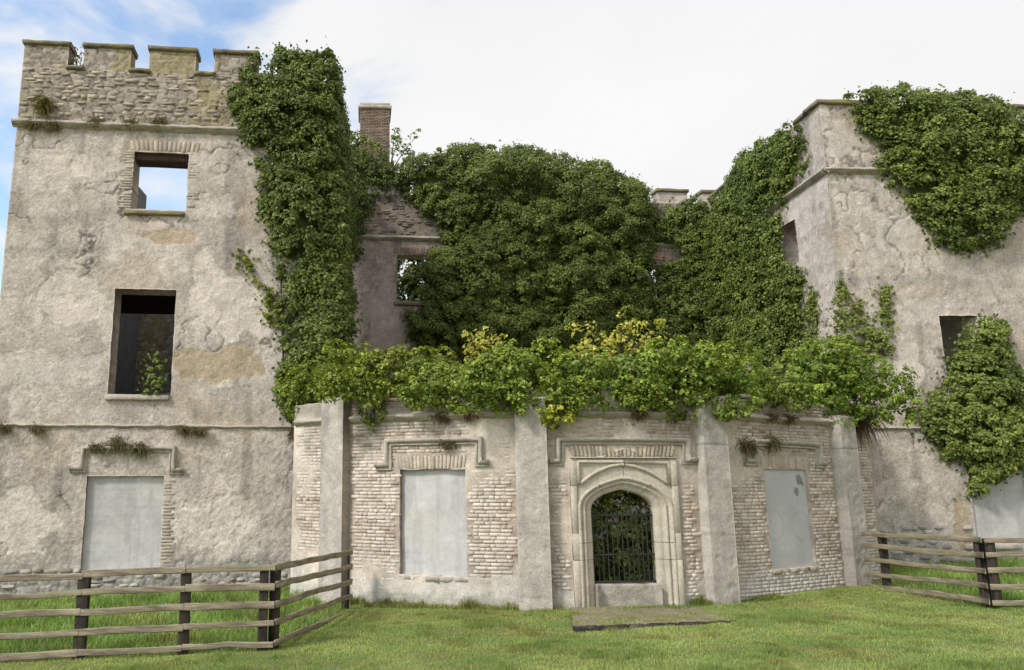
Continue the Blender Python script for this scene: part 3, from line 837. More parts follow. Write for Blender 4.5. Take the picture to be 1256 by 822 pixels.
# ------------------------------------------------------------------ bow front
BOW = {}
def build_bow():
    F = F_B
    t = thing('bow_front', 'curved single storey limewashed brick front with four pale pilasters', 'building', (4.8, 17.6, 0))
    BOW['t'] = t
    sA = F.px(362, 595)[0]; sE = F.px(1072, 595)[0]
    zs = F.px(766, 509)[1]; zt = F.px(766, 483)[1]
    h2 = hole(F, 490, 576, 573, 708); h3 = hole(F, 937, 575, 1001, 694)
    sd = F.px(765, 650)[0] + .08
    hd = (sd - 1.19, sd + 1.19, -0.5, 3.07)
    BOW.update(zs=zs, zt=zt, sd=sd, h2=h2, h3=h3)
    pil = [F.px(415, 595)[0], F.px(652, 595)[0], F.px(879, 595, .2)[0], F.px(1044, 595, .2)[0]]
    BOW['pil'] = pil
    def expo(s, z):
        e = .075 + fbm(s * 0.55, z * 0.7, 4, 301) + 0.22 * (fbm(s * 2.5, z * 2.5, 3, 302) - 0.5)
        e = e + 0.10 * sstep(0.4, 1.0, z) * sstep(3.2, 2.0, z) - 0.05 * sstep(0.8, 0.2, z) + 0.05 * sstep(3.3, 3.7, z)
        e = e + 0.05 * sstep(1.5, 4, s) - .07 * sstep(-.8, -1.6, s)
        return sstep(0.36, 0.66, e)
    def fn(s, z):
        n2 = fbm(s * 2, z * 2, 4, 311); n3 = fbm(s * 9, z * 9, 3, 312); n1 = fbm(s * .5, z * .5, 3, 313)
        e = expo(s, z)
        disp = 0.008 * (1 - e) + 0.022 * (n3 - 0.5) + 0.016 * (n2 - 0.5) - 0.010 * e
        wash = np.array([.65, .56, .465]) * (0.8 + 0.4 * n2[..., None]) * (.85 + .3 * n1[..., None])
        tn = sstep(.5, .68, fbm(s * .9, z * .9, 4, 320))[..., None]
        wash = wash * (1 - .35 * tn) + .35 * tn * np.array([.54, .42, .31])
        wl = .85 * sstep(1.1, 0.0, z + 1.6 * (n1 - .5) + 1.0 * (n2 - .5))[..., None]
        wash = wash * (1 - wl) + wl * np.array([.68, .64, .58]) * (0.7 + 0.55 * n2[..., None]) * (.72 + .56 * n3[..., None])
        st = sstep(.55, .75, fbm(s * 2.5, z * .5, 4, 322))[..., None] * (0.3 + 0.5 * sstep(2.8, 4.2, z)[..., None])
        wash = wash * (1 - .3 * st)
        al = (sstep(.32, .02, z + .35 * (n2 - .5)) * .5)[..., None]; wash = wash * (1 - al) + al * np.array([.30, .285, .19])
        mort = np.array([.41, .345, .28]) * (0.55 + 0.9 * n3[..., None])
        ee = (e * 0.85)[..., None]
        c = wash * (1 - ee) + ee * mort
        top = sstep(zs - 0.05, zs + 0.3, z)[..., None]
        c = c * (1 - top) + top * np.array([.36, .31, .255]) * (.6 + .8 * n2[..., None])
        return disp, np.clip(c, .03, .8)
    pk = F.px(762, 466)
    topf = lambda s: zt + (pk[1] - zt) * np.clip(1 - np.abs(s - pk[0]) / 0.55, 0, 1) + 0.05 * (fbm(s * 3, s * 0, 3, 5) - 0.5)
    V, Fq, C = wall_grid(F, sA - 0.1, sE, -0.45, zt, 0.042, [h2, h3, hd], fn, 0.55, topfn=topf, warp=0.008)
    part('wall', V, Fq, M_bowwall, t, C)
    # straight return at the right end, running back to the wing
    e0 = F.w(sE, 0, 0); e1 = F_W.w(0.35, 0, 0); dv = e1[:2] - e0[:2]
    FR = Flat(e0[0], e0[1], math.atan2(dv[1], dv[0])); Lr = np.linalg.norm(dv)
    V, Fq, C = wall_grid(FR, 0.0, Lr, -0.4, zt, 0.06, [], fn, 0.5)
    part('return_wall', V, Fq, M_bowwall, t, C)
    # bricks
    blocked = [h2, h3, (hd[0], hd[1], -1, 3.36), (h2[0] - .05, h2[1] + .05, h2[3], h2[3] + .38), (h3[0] - .05, h3[1] + .05, h3[3], h3[3] + .38)]
    L = []
    cz = 0.0775; z = -0.05; row = 0
    while z < zt - 0.03:
        s = sA - (0.06 if row % 2 else 0.17)
        while s < sE:
            w = 0.225 if rnd.random() < 0.7 else 0.112
            c = s + w / 2
            ok = all(not (b[0] - w * .45 < c < b[1] + w * .45 and b[2] < z + .04 < b[3]) for b in blocked)
            ok = ok and all(abs(c - p) > 0.42 for p in pil) and abs(z + .04 - zs) > 0.10
            if ok and c > sA + .1 and c < sE - 0.1: L.append((c, z + cz / 2, w))
            s += w + 0.012
        z += cz; row += 1
    L = np.array(L); e = expo(L[:, 0], L[:, 1])
    lw = fbm(L[:, 0] * .8, L[:, 1] * .8, 3, 340); g = np.random.default_rng(8)
    K = e > 0.06; L = L[K]; e = e[K]; lw = lw[K]
    cols = []
    for i in range(len(L)):
        r_ = g.random(); base = np.array([.63, .535, .445]) if r_ < .66 else (np.array([.50, .405, .315]) if r_ < .93 else np.array([.37, .265, .20]))
        k = np.clip((lw[i] - .35) * 2.2, 0, 1) * .6
        base = base * (1 - k) + k * np.array([.64, .58, .50])
        k = 1 - np.clip(e[i] * 1.3, 0, 1); base = base * (1 - .85 * k) + .85 * k * np.array([.60, .53, .44])
        kw = .75 * float(sstep(.9, .1, L[i, 1] + 1.2 * (lw[i] - .5))); base = base * (1 - kw) + kw * np.array([.66, .62, .565])
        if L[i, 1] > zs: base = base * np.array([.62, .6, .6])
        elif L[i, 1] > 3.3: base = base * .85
        cols.append(base * g.uniform(.86, 1.12))
    cols = np.array(cols)
    dist = np.linalg.norm(F.w(L[:, 0], L[:, 1], 0)[:, :2], axis=1)
    score = e * 1.0 - dist * 0.05 + (L[:, 2] > .2) * .5 + (L[:, 1] < zs) * .5
    order = np.argsort(-score); single = set(order[:280].tolist())
    m = MB(); mc = []
    for i in range(len(L)):
        s, z, w = L[i]; d = -0.0515 + 0.008 * e[i] + g.uniform(-.007, .006)
        h = 0.069 * g.uniform(.92, 1.05); w_ = w * g.uniform(.95, 1.02)
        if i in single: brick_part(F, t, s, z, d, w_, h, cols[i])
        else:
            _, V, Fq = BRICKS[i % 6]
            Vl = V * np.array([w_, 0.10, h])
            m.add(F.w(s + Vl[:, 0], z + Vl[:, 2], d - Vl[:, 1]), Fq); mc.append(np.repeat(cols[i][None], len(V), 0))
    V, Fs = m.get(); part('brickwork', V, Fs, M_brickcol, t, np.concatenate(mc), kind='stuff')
    # pilasters: plain cement shafts, faint bed joints
    class Off:
        def __init__(self, F, off): self.F = F; self.off = off
        def w(self, s, z, d): return self.F.w(s, z, np.asarray(d) + self.off)
    FO = Off(F, .27)
    for i, s in enumerate(pil):
        top = F.px([417, 648, 868, 1030][i], [487, 488, 486, 510][i], .2)[1]
        js = [F.px(879, 655, .2)[1], F.px(870, 545, .2)[1]]
        if i == 0: js = []
        if i == 1: js = js[:1]
        def fp(ss, zz, sd_=500 + i * 9, js=js):
            n2 = fbm(ss * 3, zz * 3, 4, sd_); n3 = fbm(ss * 14, zz * 14, 3, sd_ + 3); st = fbm(ss * 6, zz * .7, 4, sd_ + 5)
            c = np.array([.50, .45, .388]) * (.82 + .3 * n2[..., None]) * (.86 + .28 * n3[..., None])
            c = c * (1 - .22 * sstep(.5, .7, st)[..., None] * (.4 + .6 * sstep(1.5, 4.2, zz)[..., None]))
            d = .006 * (n2 - .5) + .012 * (n3 - .5) - .012 * sstep(.68, .74, fbm(ss * 5, zz * 5, 3, sd_ + 7))
            for j in js:
                k = sstep(.022, .008, np.abs(zz + .008 * (n3 - .5) - j)); d = d - .012 * k; c = c * (1 - .4 * k[..., None])
            return d, c
        V, Fq, C = wall_grid(FO, s - .325, s + .325, -.4, top, .035, [], fp, .36, warp=.006, seed=60 + i)
        part('pilaster', V, Fq, M_bowwall, t, C)
    # string course between the pilasters
    ends = [sA] + pil + [sE]
    for a, b in zip(ends[:-1], ends[1:]):
        a2 = a + (.33 if a in pil else 0); b2 = b - (.33 if b in pil else 0)
        string(F, t, a2, b2, zs, M_trim, 0.95)
    # coping stones left on the parapet
    for u0, u1 in ((776, 812), (690, 722), (905, 930)):
        a = F.px(u0, 478)[0]; b = F.px(u1, 478)[0]
        V, Fq = fbox(F, a, b, topf(np.array([(a + b) / 2]))[0] + .004, topf(np.array([(a + b) / 2]))[0] + .09, -.5, .08, 4, .006, .02)
        part('coping', V, Fq, M_trim, t)
    # blocked windows
    infill(F, t, h2, -0.14, seed=20)
    infill(F, t, h3, -0.06, M_panel3, 'sheet_panel', 21, 'grey sheet panel with two dark smudges')
    for h in (h2, h3):
        flat_arch(F, t, h[0] - .1, h[1] + .1, h[3] + .01, h[3] + .30, 20, -.047, .3, ((.54, .46, .37), (.49, .405, .315)))
        nb = 5
        for k in range(nb):
            a = h[0] - .03 + (h[1] - h[0] + .06) * k / nb; b = h[0] - .03 + (h[1] - h[0] + .06) * (k + 1) / nb
            V, Fq = fbox(F, a + .006, b - .006, h[2] - .11 + rnd.uniform(-.015, .01), h[2] - .004, -.2, .03 + rnd.uniform(-.03, .02), 2, .008, .02)
            part('sill_stone', V, Fq, M_trim, t)
    hood(F, t, [(462, 577), (481, 577), (481, 547), (583, 545), (583, 573), (600, 573)])
    hood(F, t, [(912, 571), (928, 572), (928, 547), (999, 551), (1000, 574), (1011, 574)])
    # added flat slab that carries the planting and keeps the inside dark
    n = 40; ss = np.linspace(sA + .2, sE - .1, n)
    Vo = F.w(ss, np.full(n, zt - .25), np.full(n, -.5)); Vi = Vo.copy(); Vi[:, 1] = 23.5; Vi[:, 0] = np.clip(Vi[:, 0], -1.9, 12.6)
    V = np.concatenate([Vo, Vi, Vo - [0, 0, .2], Vi - [0, 0, .2]]); i = np.arange(n - 1)
    Fq = np.concatenate([np.stack([i, i + 1, i + n + 1, i + n], -1), np.stack([i + 2 * n, i + 3 * n, i + 3 * n + 1, i + 2 * n + 1], -1), np.stack([i + n, i + n + 1, i + 3 * n + 1, i + 3 * n], -1)])
    part('added_roof_slab', V, Fq, M_slab, t)
    build_door(t, sd)

def mat_panel3():
    m, nt, p, out = nodes('grey_sheet')
    P = pos(nt)
    n1 = nz(nt, 1.2, 4, .6, P); n2 = nz(nt, 9, 4, .6, P)
    c = mixc(nt, 'MIX', rangen(nt, n1.outputs['Fac'], .35, .65, 0, 1), (.52, .505, .48), (.44, .43, .415))
    F = F_B
    for (u, v, r) in ((983, 588, .16), (986, 593, .10), (980, 603, .13)):
        s, z = F.px(u, v); q = F.w(s, z, -.06)
        vd = nt.nodes.new('ShaderNodeVectorMath'); vd.operation = 'DISTANCE'; nt.links.new(P, vd.inputs[0]); vd.inputs[1].default_value = tuple(float(x) for x in q)
        ad = nt.nodes.new('ShaderNodeMath'); ad.operation = 'MULTIPLY_ADD'; nt.links.new(n2.outputs['Fac'], ad.inputs[0]); ad.inputs[1].default_value = .22; nt.links.new(vd.outputs['Value'], ad.inputs[2])
        c = mixc(nt, 'MIX', rangen(nt, ad.outputs[0], r + .06, r + .09, 0.75, 0), c, (.12, .12, .12))
    for (u, v, r) in ((953, 645, .42), (985, 645, .42)):
        s, z = F.px(u, v); q = F.w(s, z, -.06)
        vd = nt.nodes.new('ShaderNodeVectorMath'); vd.operation = 'DISTANCE'; nt.links.new(P, vd.inputs[0]); vd.inputs[1].default_value = tuple(float(x) for x in q)
        w = nt.nodes.new('ShaderNodeMath'); w.operation = 'PINGPONG'; nt.links.new(vd.outputs['Value'], w.inputs[0]); w.inputs[1].default_value = .16
        c = mixc(nt, 'MULTIPLY', rangen(nt, vd.outputs['Value'], r - .1, r, .55, 0), c, grey(nt, rangen(nt, w.outputs[0], 0, .05, .8, 1.0)))
    nt.links.new(c, p.inputs['Base Color']); p.inputs['Roughness'].default_value = .7
    bump(nt, p, n1.outputs['Fac'], .3, .01)
    return m
M_panel3 = mat_panel3()

def build_door(t, sd):
    q = F_B.w(sd, 0, 0.0); F = Flat(q[0], q[1], F_B.ang_at(sd))
    zs_, za = 2.0, 2.41; w1 = .70; w2 = 1.05; zs2, za2 = 2.04, 2.69
    def curve(w, zsp, zap, n=28):
        th = np.linspace(math.pi, 0, n)
        q = np.abs(np.cos(th)) ** .85; x = np.sign(np.cos(th)) * q * w; y = zsp + (zap - zsp) * (.62 * np.sqrt(np.maximum(1 - q ** 3.2, 0)) + .38 * (1 - q))
        return np.stack([x, y], -1)
    ci, co = curve(w1, zs_, za), curve(w2, zs2, za2)
    prof = [(0, -.42), (0, -.20), (.06, -.19), (.30, -.13), (.38, -.15), (.50, -.06), (.62, -.04), (.70, -.09), (.80, -.01), (.92, .015), (1, -.005), (1, -.1)]
    def strip(name, inn, outr, cap=True):
        n = len(inn); k = len(prof)
        V = np.zeros((n, k, 3))
        for j, (f, d) in enumerate(prof): V[:, j, :2] = inn * (1 - f) + outr * f; V[:, j, 2] = d
        V = V.reshape(-1, 3) + np.c_[rng.normal(0, .002, (n * k, 2)), rng.normal(0, .0015, n * k)]
        W = F.w(V[:, 0], V[:, 1], V[:, 2])
        Fq = np.array([(i * k + j, i * k + j + 1, (i + 1) * k + j + 1, (i + 1) * k + j) for i in range(n - 1) for j in range(k - 1)])
        part(name, W, Fq, M_stone, t)
    lev = [-.15, .95, 1.30, 2.04]
    for sg in (-1, 1):
        for a, b in zip(lev[:-1], lev[1:]):
            zz = np.linspace(a + .004, b - .004, 4)
            inn = np.stack([np.full(4, sg * w1), zz], -1); ou = np.stack([np.full(4, sg * w2), zz * (1 + .03 * (zz > 2))], -1)
            strip('jamb_stone', inn, ou)
    cuts = [0, 6, 14, 22, 27]
    cuts = [0, 9, 18, 27]
    for a, b in zip(cuts[:-1], cuts[1:]):
        inn = ci[a:b + 1].copy(); ou = co[a:b + 1].copy()
        inn[0] += (inn[1] - inn[0]) * .06; ou[0] += (ou[1] - ou[0]) * .06; inn[-1] += (inn[-2] - inn[-1]) * .06; ou[-1] += (ou[-2] - ou[-1]) * .06
        strip('arch_stone', inn, ou)
    # outer blocks and spandrels
    wo, zo = 1.18, 3.06
    for sg in (-1, 1):
        for a, b in zip([-.15, .95, 1.5], [.95, 1.5, 2.48]):
            V, Fq = fbox(F, sg * 1.052, sg * wo, a + .003, b - .003, -.3, -.002, 1, .002, .008)
            part('outer_stone', V, Fq, M_stone, t)
        # spandrel: polygon between arch and square head
        pts = co[:15] if sg < 0 else co[13:][::-1]
        m = MB(); n = len(pts)
        x = pts[:, 0].copy(); x[-1] = sg * .006
        V = np.concatenate([F.w(x, pts[:, 1], np.full(n, -.045)), F.w(x, np.full(n, zo), np.full(n, -.045))])
        m.add(V, [(i, i + 1, n + i + 1, n + i) for i in range(n - 1)])
        so = part('spandrel', *m.get(), M_stone, t)
        V, Fs = sweep(F, [(sg * 1.0, 2.53), (sg * 1.0, 2.99), (sg * .005, 2.99)], [(-.03, -.05), (-.03, .0), (-.01, .02), (.02, .02), (.04, 0), (.04, -.05)], 0)
        part('bead', V, Fs, M_stone, so)
        pth = [(sg * x, 2.93 - .40 * (x / .97) ** 1.9) for x in np.linspace(.97, .005, 14)]
        V, Fs = sweep(F, pth, [(-.03, -.05), (-.03, .0), (-.01, .02), (.02, .02), (.04, 0), (.04, -.05)], 0)
        part('bead', V, Fs, M_stone, so)
        V, Fq = fbox(F, sg * 1.034, sg * wo, 2.482, zo, -.3, .0, 1, .002, .008); part('outer_stone', V, Fq, M_stone, t)
    V, Fq = fbox(F, -wo, wo, zo + .003, zo + .035, -.3, .035, 4, .003, .01); part('head_stone', V, Fq, M_stone, t)
    flat_arch(F, t, -1.15, 1.15, 3.10, 3.34, 26, -.04, .5, ((.53, .46, .35), (.45, .37, .275)))
    # low blocking wall under the gate
    V, Fq, C = wall_grid(F, -.69, .69, -.2, .44, .03, [], lambda s, z: (.03 * (fbm(s * 6, z * 8, 3, 3) - .5) - .16, np.array([.40, .36, .30]) * (.65 + .6 * fbm(s * 5, z * 7, 4, 8)[..., None])), .45)
    part('threshold_wall', V, Fq, M_bowwall, t, C)
    # dark passage floor is the ground; the gate
    V, Fq = fbox(F, -.69, .69, 1.84, 1.875, -.305, -.275, 2, 0, .005)
    gate = part('iron_gate', V, Fq, M_iron, t, label='black iron bar gate in the arched doorway')
    for z in (1.02, .47):
        V, Fq = fbox(F, -.69, .69, z, z + .035, -.305, -.275, 2, 0, .005); part('cross_bar', V, Fq, M_iron, gate)
    for i in range(13):
        s = -.66 + 1.32 * i / 12
        top = 1.99 + .06 * (i % 2)
        p = F.w(np.full(4, s), np.array([.46, 1.0, top - .06, top]), np.full(4, -.29))
        p[:, 0] += rnd.uniform(-.004, .004)
        V, Fq = tube(p, [.013, .013, .013, .003], 6); part('bar', V, Fq, M_iron, gate)
    hood(F_B, t, [(674, 572), (691, 572), (691, 546), (836, 546), (836, 570), (853, 570)])
build_bow()

# ------------------------------------------------------------------ right wing
def build_wing():
    F = F_W; S = F_WS
    t = thing('castle_wing', 'rendered corner wing with stepped parapet under heavy ivy', 'building', (*F.w(4, 0, -1)[:2], 0))
    zs = F.px(1014, 210)[1]; zt = F.px(1008, 128)[1]; W = 11.0
    hw = hole(F, 1152, 387, 1215, 500); hp = hole(F, 1187, 576, 1250, 668)
    hp = (hp[0], hp[0] + 1.75, hp[2] - .3, hp[3])
    fn = plaster_fn(51, F, F.px(1100, 525)[1], 90, blobs=[(1130, 345, 4.0, .22, 'grey'), (1110, 450, .7, .9, 'pale'), (1180, 640, .3, .8, 'tan'), (1070, 680, .5, .8, 'grey'), (1120, 690, 1.2, .5, 'grey')])
    V, Fq, C = wall_grid(F, 0, W, -0.4, zt, 0.048, [hw, hp], fn, 0.7, nocap=('l',))
    part('wall', V, Fq, M_plaster, t, C)
    pxs = lambda u, v: S.px(u, v)
    hs = (S.px(958, 285)[0], S.px(976, 285)[0], S.px(972, 312)[1], S.px(972, 270)[1])
    hs = (hs[0], hs[1], hs[2] - .4, hs[3])
    fs = plaster_fn(57, S, -5, None, blobs=[])
    D = 9.2
    V, Fq, C = wall_grid(S, -D, 0, -0.4, zt, 0.06, [hs], fs, 0.7, nocap=('r',))
    part('side_wall', V, Fq, M_plaster, t, C)
    string(F, t, -.12, W, zs, M_trim, 1.2); string(S, t, -D, .12, zs, M_trim, 1.2)
    # parapet coping along both faces
    for FF, a, b in ((F, -.1, 2.3), (F, 3.0, 5.0), (F, 5.7, 8), (S, -1.5, -.02), (S, -3.9, -2.2), (S, -6.3, -4.6), (S, -8.7, -7)):
        V, Fq = fbox(FF, a, b, zt + .002, zt + .14, -.75 if FF is F else -.72, .1, 6, .008, .03)
        part('coping', V, Fq, M_coping, t)
    z2 = F.px(1090, 526)[1]
    string(F, t, .3, W, z2, M_trim, 0.55)
    infill(F, t, hp, -.1, seed=30)
    for k in range(30):
        z = hp[2] + .1 + k * .085
        if z > hp[3]: break
        w = rnd.choice((.2, .3)); brick_part(F, t, hp[1] + w / 2 + .01, z, -.03, w, .07, np.array([.38, .27, .2]) * rnd.uniform(.7, 1.2))
    sill(F, t, 1185, 1256, 668, 674, .08, M_trim)
    rubble(F, t, .4, 7, -.05, 1.3, .26, .13, lambda s, z: hp[0] - .1 < s < hp[1] + .1 and z > hp[2] - .1, .4, (.42, .395, .37), .012, limit=110)
    # inner wall and added slab that keep the rooms dark
    m = MB(); b = Flat(*F.w(0, 0, -6)[:2], F.ang)
    m.add(*fbox(b, 0.0, W, -.4, zt - 3, -.5, 0, 4)); V, Fs = m.get(); part('back_wall', V, Fs, M_trim, t)
    V, Fq = fbox(F, .75, W - .1, 9.2, 9.4, -6, -.72, 2); part('added_shade_slab', V, Fq, M_lintel, t)
build_wing()

# ------------------------------------------------------------------ fences
def rail_piece(a, b, h, th, parent, mat, name='rail'):
    a = np.array(a, float); b = np.array(b, float); L = np.linalg.norm(b - a); d = (b - a) / L
    n = max(3, int(L / .35)); sdv = np.array([d[1], -d[0], 0]); sdv /= np.linalg.norm(sdv); up = np.cross(sdv, d); up *= np.sign(up[2])
    m = MB(); V = []
    prof = [(-.5, -.5), (.5, -.5), (.5, .5), (-.5, .5)]; c = .14
    prof = [(-.5, -.5 + c), (-.5 + c, -.5), (.5 - c, -.5), (.5, -.5 + c), (.5, .5 - c), (.5 - c, .5), (-.5 + c, .5), (-.5, .5 - c)]
    wob = np.cumsum(rng.normal(0, .009, n + 1)); wob -= np.linspace(wob[0], wob[-1], n + 1)
    for i in range(n + 1):
        p = a + (b - a) * i / n + up * wob[i]
        for (x, z) in prof: V.append(p + sdv * x * th + up * z * h + rng.normal(0, .0015, 3))
    k = 8
    Fq = [(i * k + j, (i + 1) * k + j, (i + 1) * k + (j + 1) % k, i * k + (j + 1) % k) for i in range(n) for j in range(k)]
    for e in (0, n * k): Fq += [(e, e + 1, e + 2, e + 3), (e, e + 3, e + 4, e + 7), (e + 4, e + 5, e + 6, e + 7)]
    return part(name, np.array(V), np.array(Fq), mat, parent)
def post(x, y, top, w, parent, mat, ang=0.0):
    f = Flat(x, y, ang); zb = float(ground_z(x, y)) - .3
    V, Fq = fbox(f, -w / 2, w / 2, zb, top, -w / 2, w / 2, 1, .004, .012)
    return part('post', V, Fq, mat, parent)
def build_fence(name, label, pts, posts, rails, group):
    """pts: corner posts (x,y); rails: per vertex list of rail heights above z=0; posts: (segment, t, width)"""
    t = thing(name, label, 'fence', (*np.mean(np.array(pts), 0), 0), group)
    for k in range(len(pts) - 1):
        a = np.array(pts[k]); b = np.array(pts[k + 1]); d = (b - a) / np.linalg.norm(b - a); nrm = np.array([d[1], -d[0]])
        if nrm @ (np.array([2.0, 12]) - a) < 0: nrm = -nrm
        if k in (1,) and name == 'paddock_fence': pass
        cuts = [0] + sorted([p[1] for p in posts if p[0] == k and p[3]]) + [1]
        for q in range(len(rails[k])):
            for c0, c1 in zip(cuts[:-1], cuts[1:]):
                za = rails[k][q] + (rails[k + 1][q] - rails[k][q]) * c0; zb = rails[k][q] + (rails[k + 1][q] - rails[k][q]) * c1
                off = nrm * .085; e = .004
                p0 = a + (b - a) * (c0 + e * 0) + off - d * .05 * (c0 == 0); p1 = a + (b - a) * c1 + off + d * (.05 * (c1 == 1) - .006)
                rail_piece((*p0, za + rnd.uniform(-.02, .02)), (*p1, zb + rnd.uniform(-.02, .02)), rnd.uniform(.085, .115), .036, t, M_wood)
    for (k, u, w, _) in posts:
        a = np.array(pts[k]); b = np.array(pts[k + 1]); p = a + (b - a) * u
        tz = rails[k][0] + (rails[k + 1][0] - rails[k][0]) * u
        post(p[0], p[1], tz + .03, w, t, M_post, math.atan2((b - a)[1], (b - a)[0]))
    return t
def rz(u, vs, xy):
    return [float(at(u, v, xy[1])[2]) for v in vs]
rL = [rz(-420, (724, 743, 770, 797, 824), FENCE_L[0]), rz(332, (696, 718, 740, 764, 789), FENCE_L[1]), rz(426, (678, 695, 713, 732, 749), FENCE_L[2])]
def tpos(pts, k, u):
    a, b = np.array(pts[k]), np.array(pts[k + 1])
    A = (u - PPX) / FPX / 1.04
    return float((A * a[1] - a[0]) / ((b - a)[0] - A * (b - a)[1]))
build_fence('paddock_fence', 'weathered five rail timber fence below the blocked tower window', FENCE_L,
            [(0, 0.0, .13, False), (0, tpos(FENCE_L, 0, -280), .15, True), (0, tpos(FENCE_L, 0, -150), .15, False), (0, tpos(FENCE_L, 0, -25), .15, True), (0, tpos(FENCE_L, 0, 104), .16, True), (0, tpos(FENCE_L, 0, 229), .15, True), (0, .985, .14, False), (1, .03, .14, False), (1, .97, .14, False)], rL, 'timber fences closing off the ruin')
rR = [rz(1060, (655, 669, 685.5, 702, 719), FENCE_R[0]), rz(1217, (663, 680, 699.5, 719, 739), FENCE_R[1]), rz(1420, (663, 680, 699, 718, 739), FENCE_R[2])]
build_fence('paddock_fence', 'weathered five rail timber fence ending at the last pilaster of the bow', FENCE_R,
            [(0, .22, .14, False), (0, .965, .14, False), (1, .03, .14, False), (1, .6, .14, True)], rR, 'timber fences closing off the ruin')

# ------------------------------------------------------------------ leaves
def leaf_mesh(P, N, size, col, droop=0.6, g=None, narrow=0.75):
    n = len(P); g = g or rng
    N = N / (np.linalg.norm(N, axis=1)[:, None] + 1e-9)
    down = np.array([[0, 0, -1.0]]) * droop + g.normal(0, .55, (n, 3))
    T = down - N * np.sum(down * N, 1)[:, None]; T /= np.linalg.norm(T, axis=1)[:, None] + 1e-9
    B = np.cross(N, T); sz = (size * g.uniform(.5, 1.45, n))[:, None]
    base = P - T * sz * .45; tip = P + T * sz * .55
    fold = N * sz * .12
    l = P - T * sz * .12 - B * sz * narrow * .5 - fold; r = P - T * sz * .12 + B * sz * narrow * .5 - fold
    V = np.stack([base, l, tip, r], 1).reshape(-1, 3)
    i = np.arange(n)[:, None] * 4
    F = np.concatenate([i + np.array([[0, 1, 2]]), i + np.array([[0, 2, 3]])])
    return V, F, np.repeat(col, 4, 0)
def leaf_cols(n, A, B, g, clump, yellow=0.0):
    t = np.clip(clump + g.normal(0, .22, n), 0, 1)[:, None]
    c = np.asarray(A) * (1 - t) + np.asarray(B) * t
    c = c * g.uniform(.7, 1.3, n)[:, None]
    if yellow:
        k = g.random(n) < yellow; c[k] = np.array([.30, .26, .05]) * g.uniform(.7, 1.3, k.sum())[:, None]
    return c
DK, LT = np.array([.068, .098, .020]), np.array([.235, .278, .062])

def clumps_to_leaves(C, Nn, rad, per, size, A, B, g, yellow=0.0, droop=.6, upb=.45, tone=None):
    """C clump centres, Nn outward, rad radii -> leaves on each clump's outer half"""
    n = len(C); k = per
    v = g.normal(0, 1, (n, k, 3)) + Nn[:, None] * 0.9 + np.array([0, 0, upb])
    v /= np.linalg.norm(v, axis=2)[..., None]
    P = C[:, None] + v * (rad[:, None, None] * g.uniform(.55, 1.08, (n, k, 1))) * np.array([1.0, 1.0, .85])
    N = v * .8 + Nn[:, None] * .35 + np.array([0, 0, .25]) + g.normal(0, .38, (n, k, 3))
    t = g.uniform(.15, .75, n) if tone is None else tone
    cl = np.repeat(t[:, None], k, 1).ravel()
    P = P.reshape(-1, 3); N = N.reshape(-1, 3)
    col = leaf_cols(len(P), A, B, g, cl, yellow)
    return leaf_mesh(P, N, np.full(len(P), size), col, droop, g)

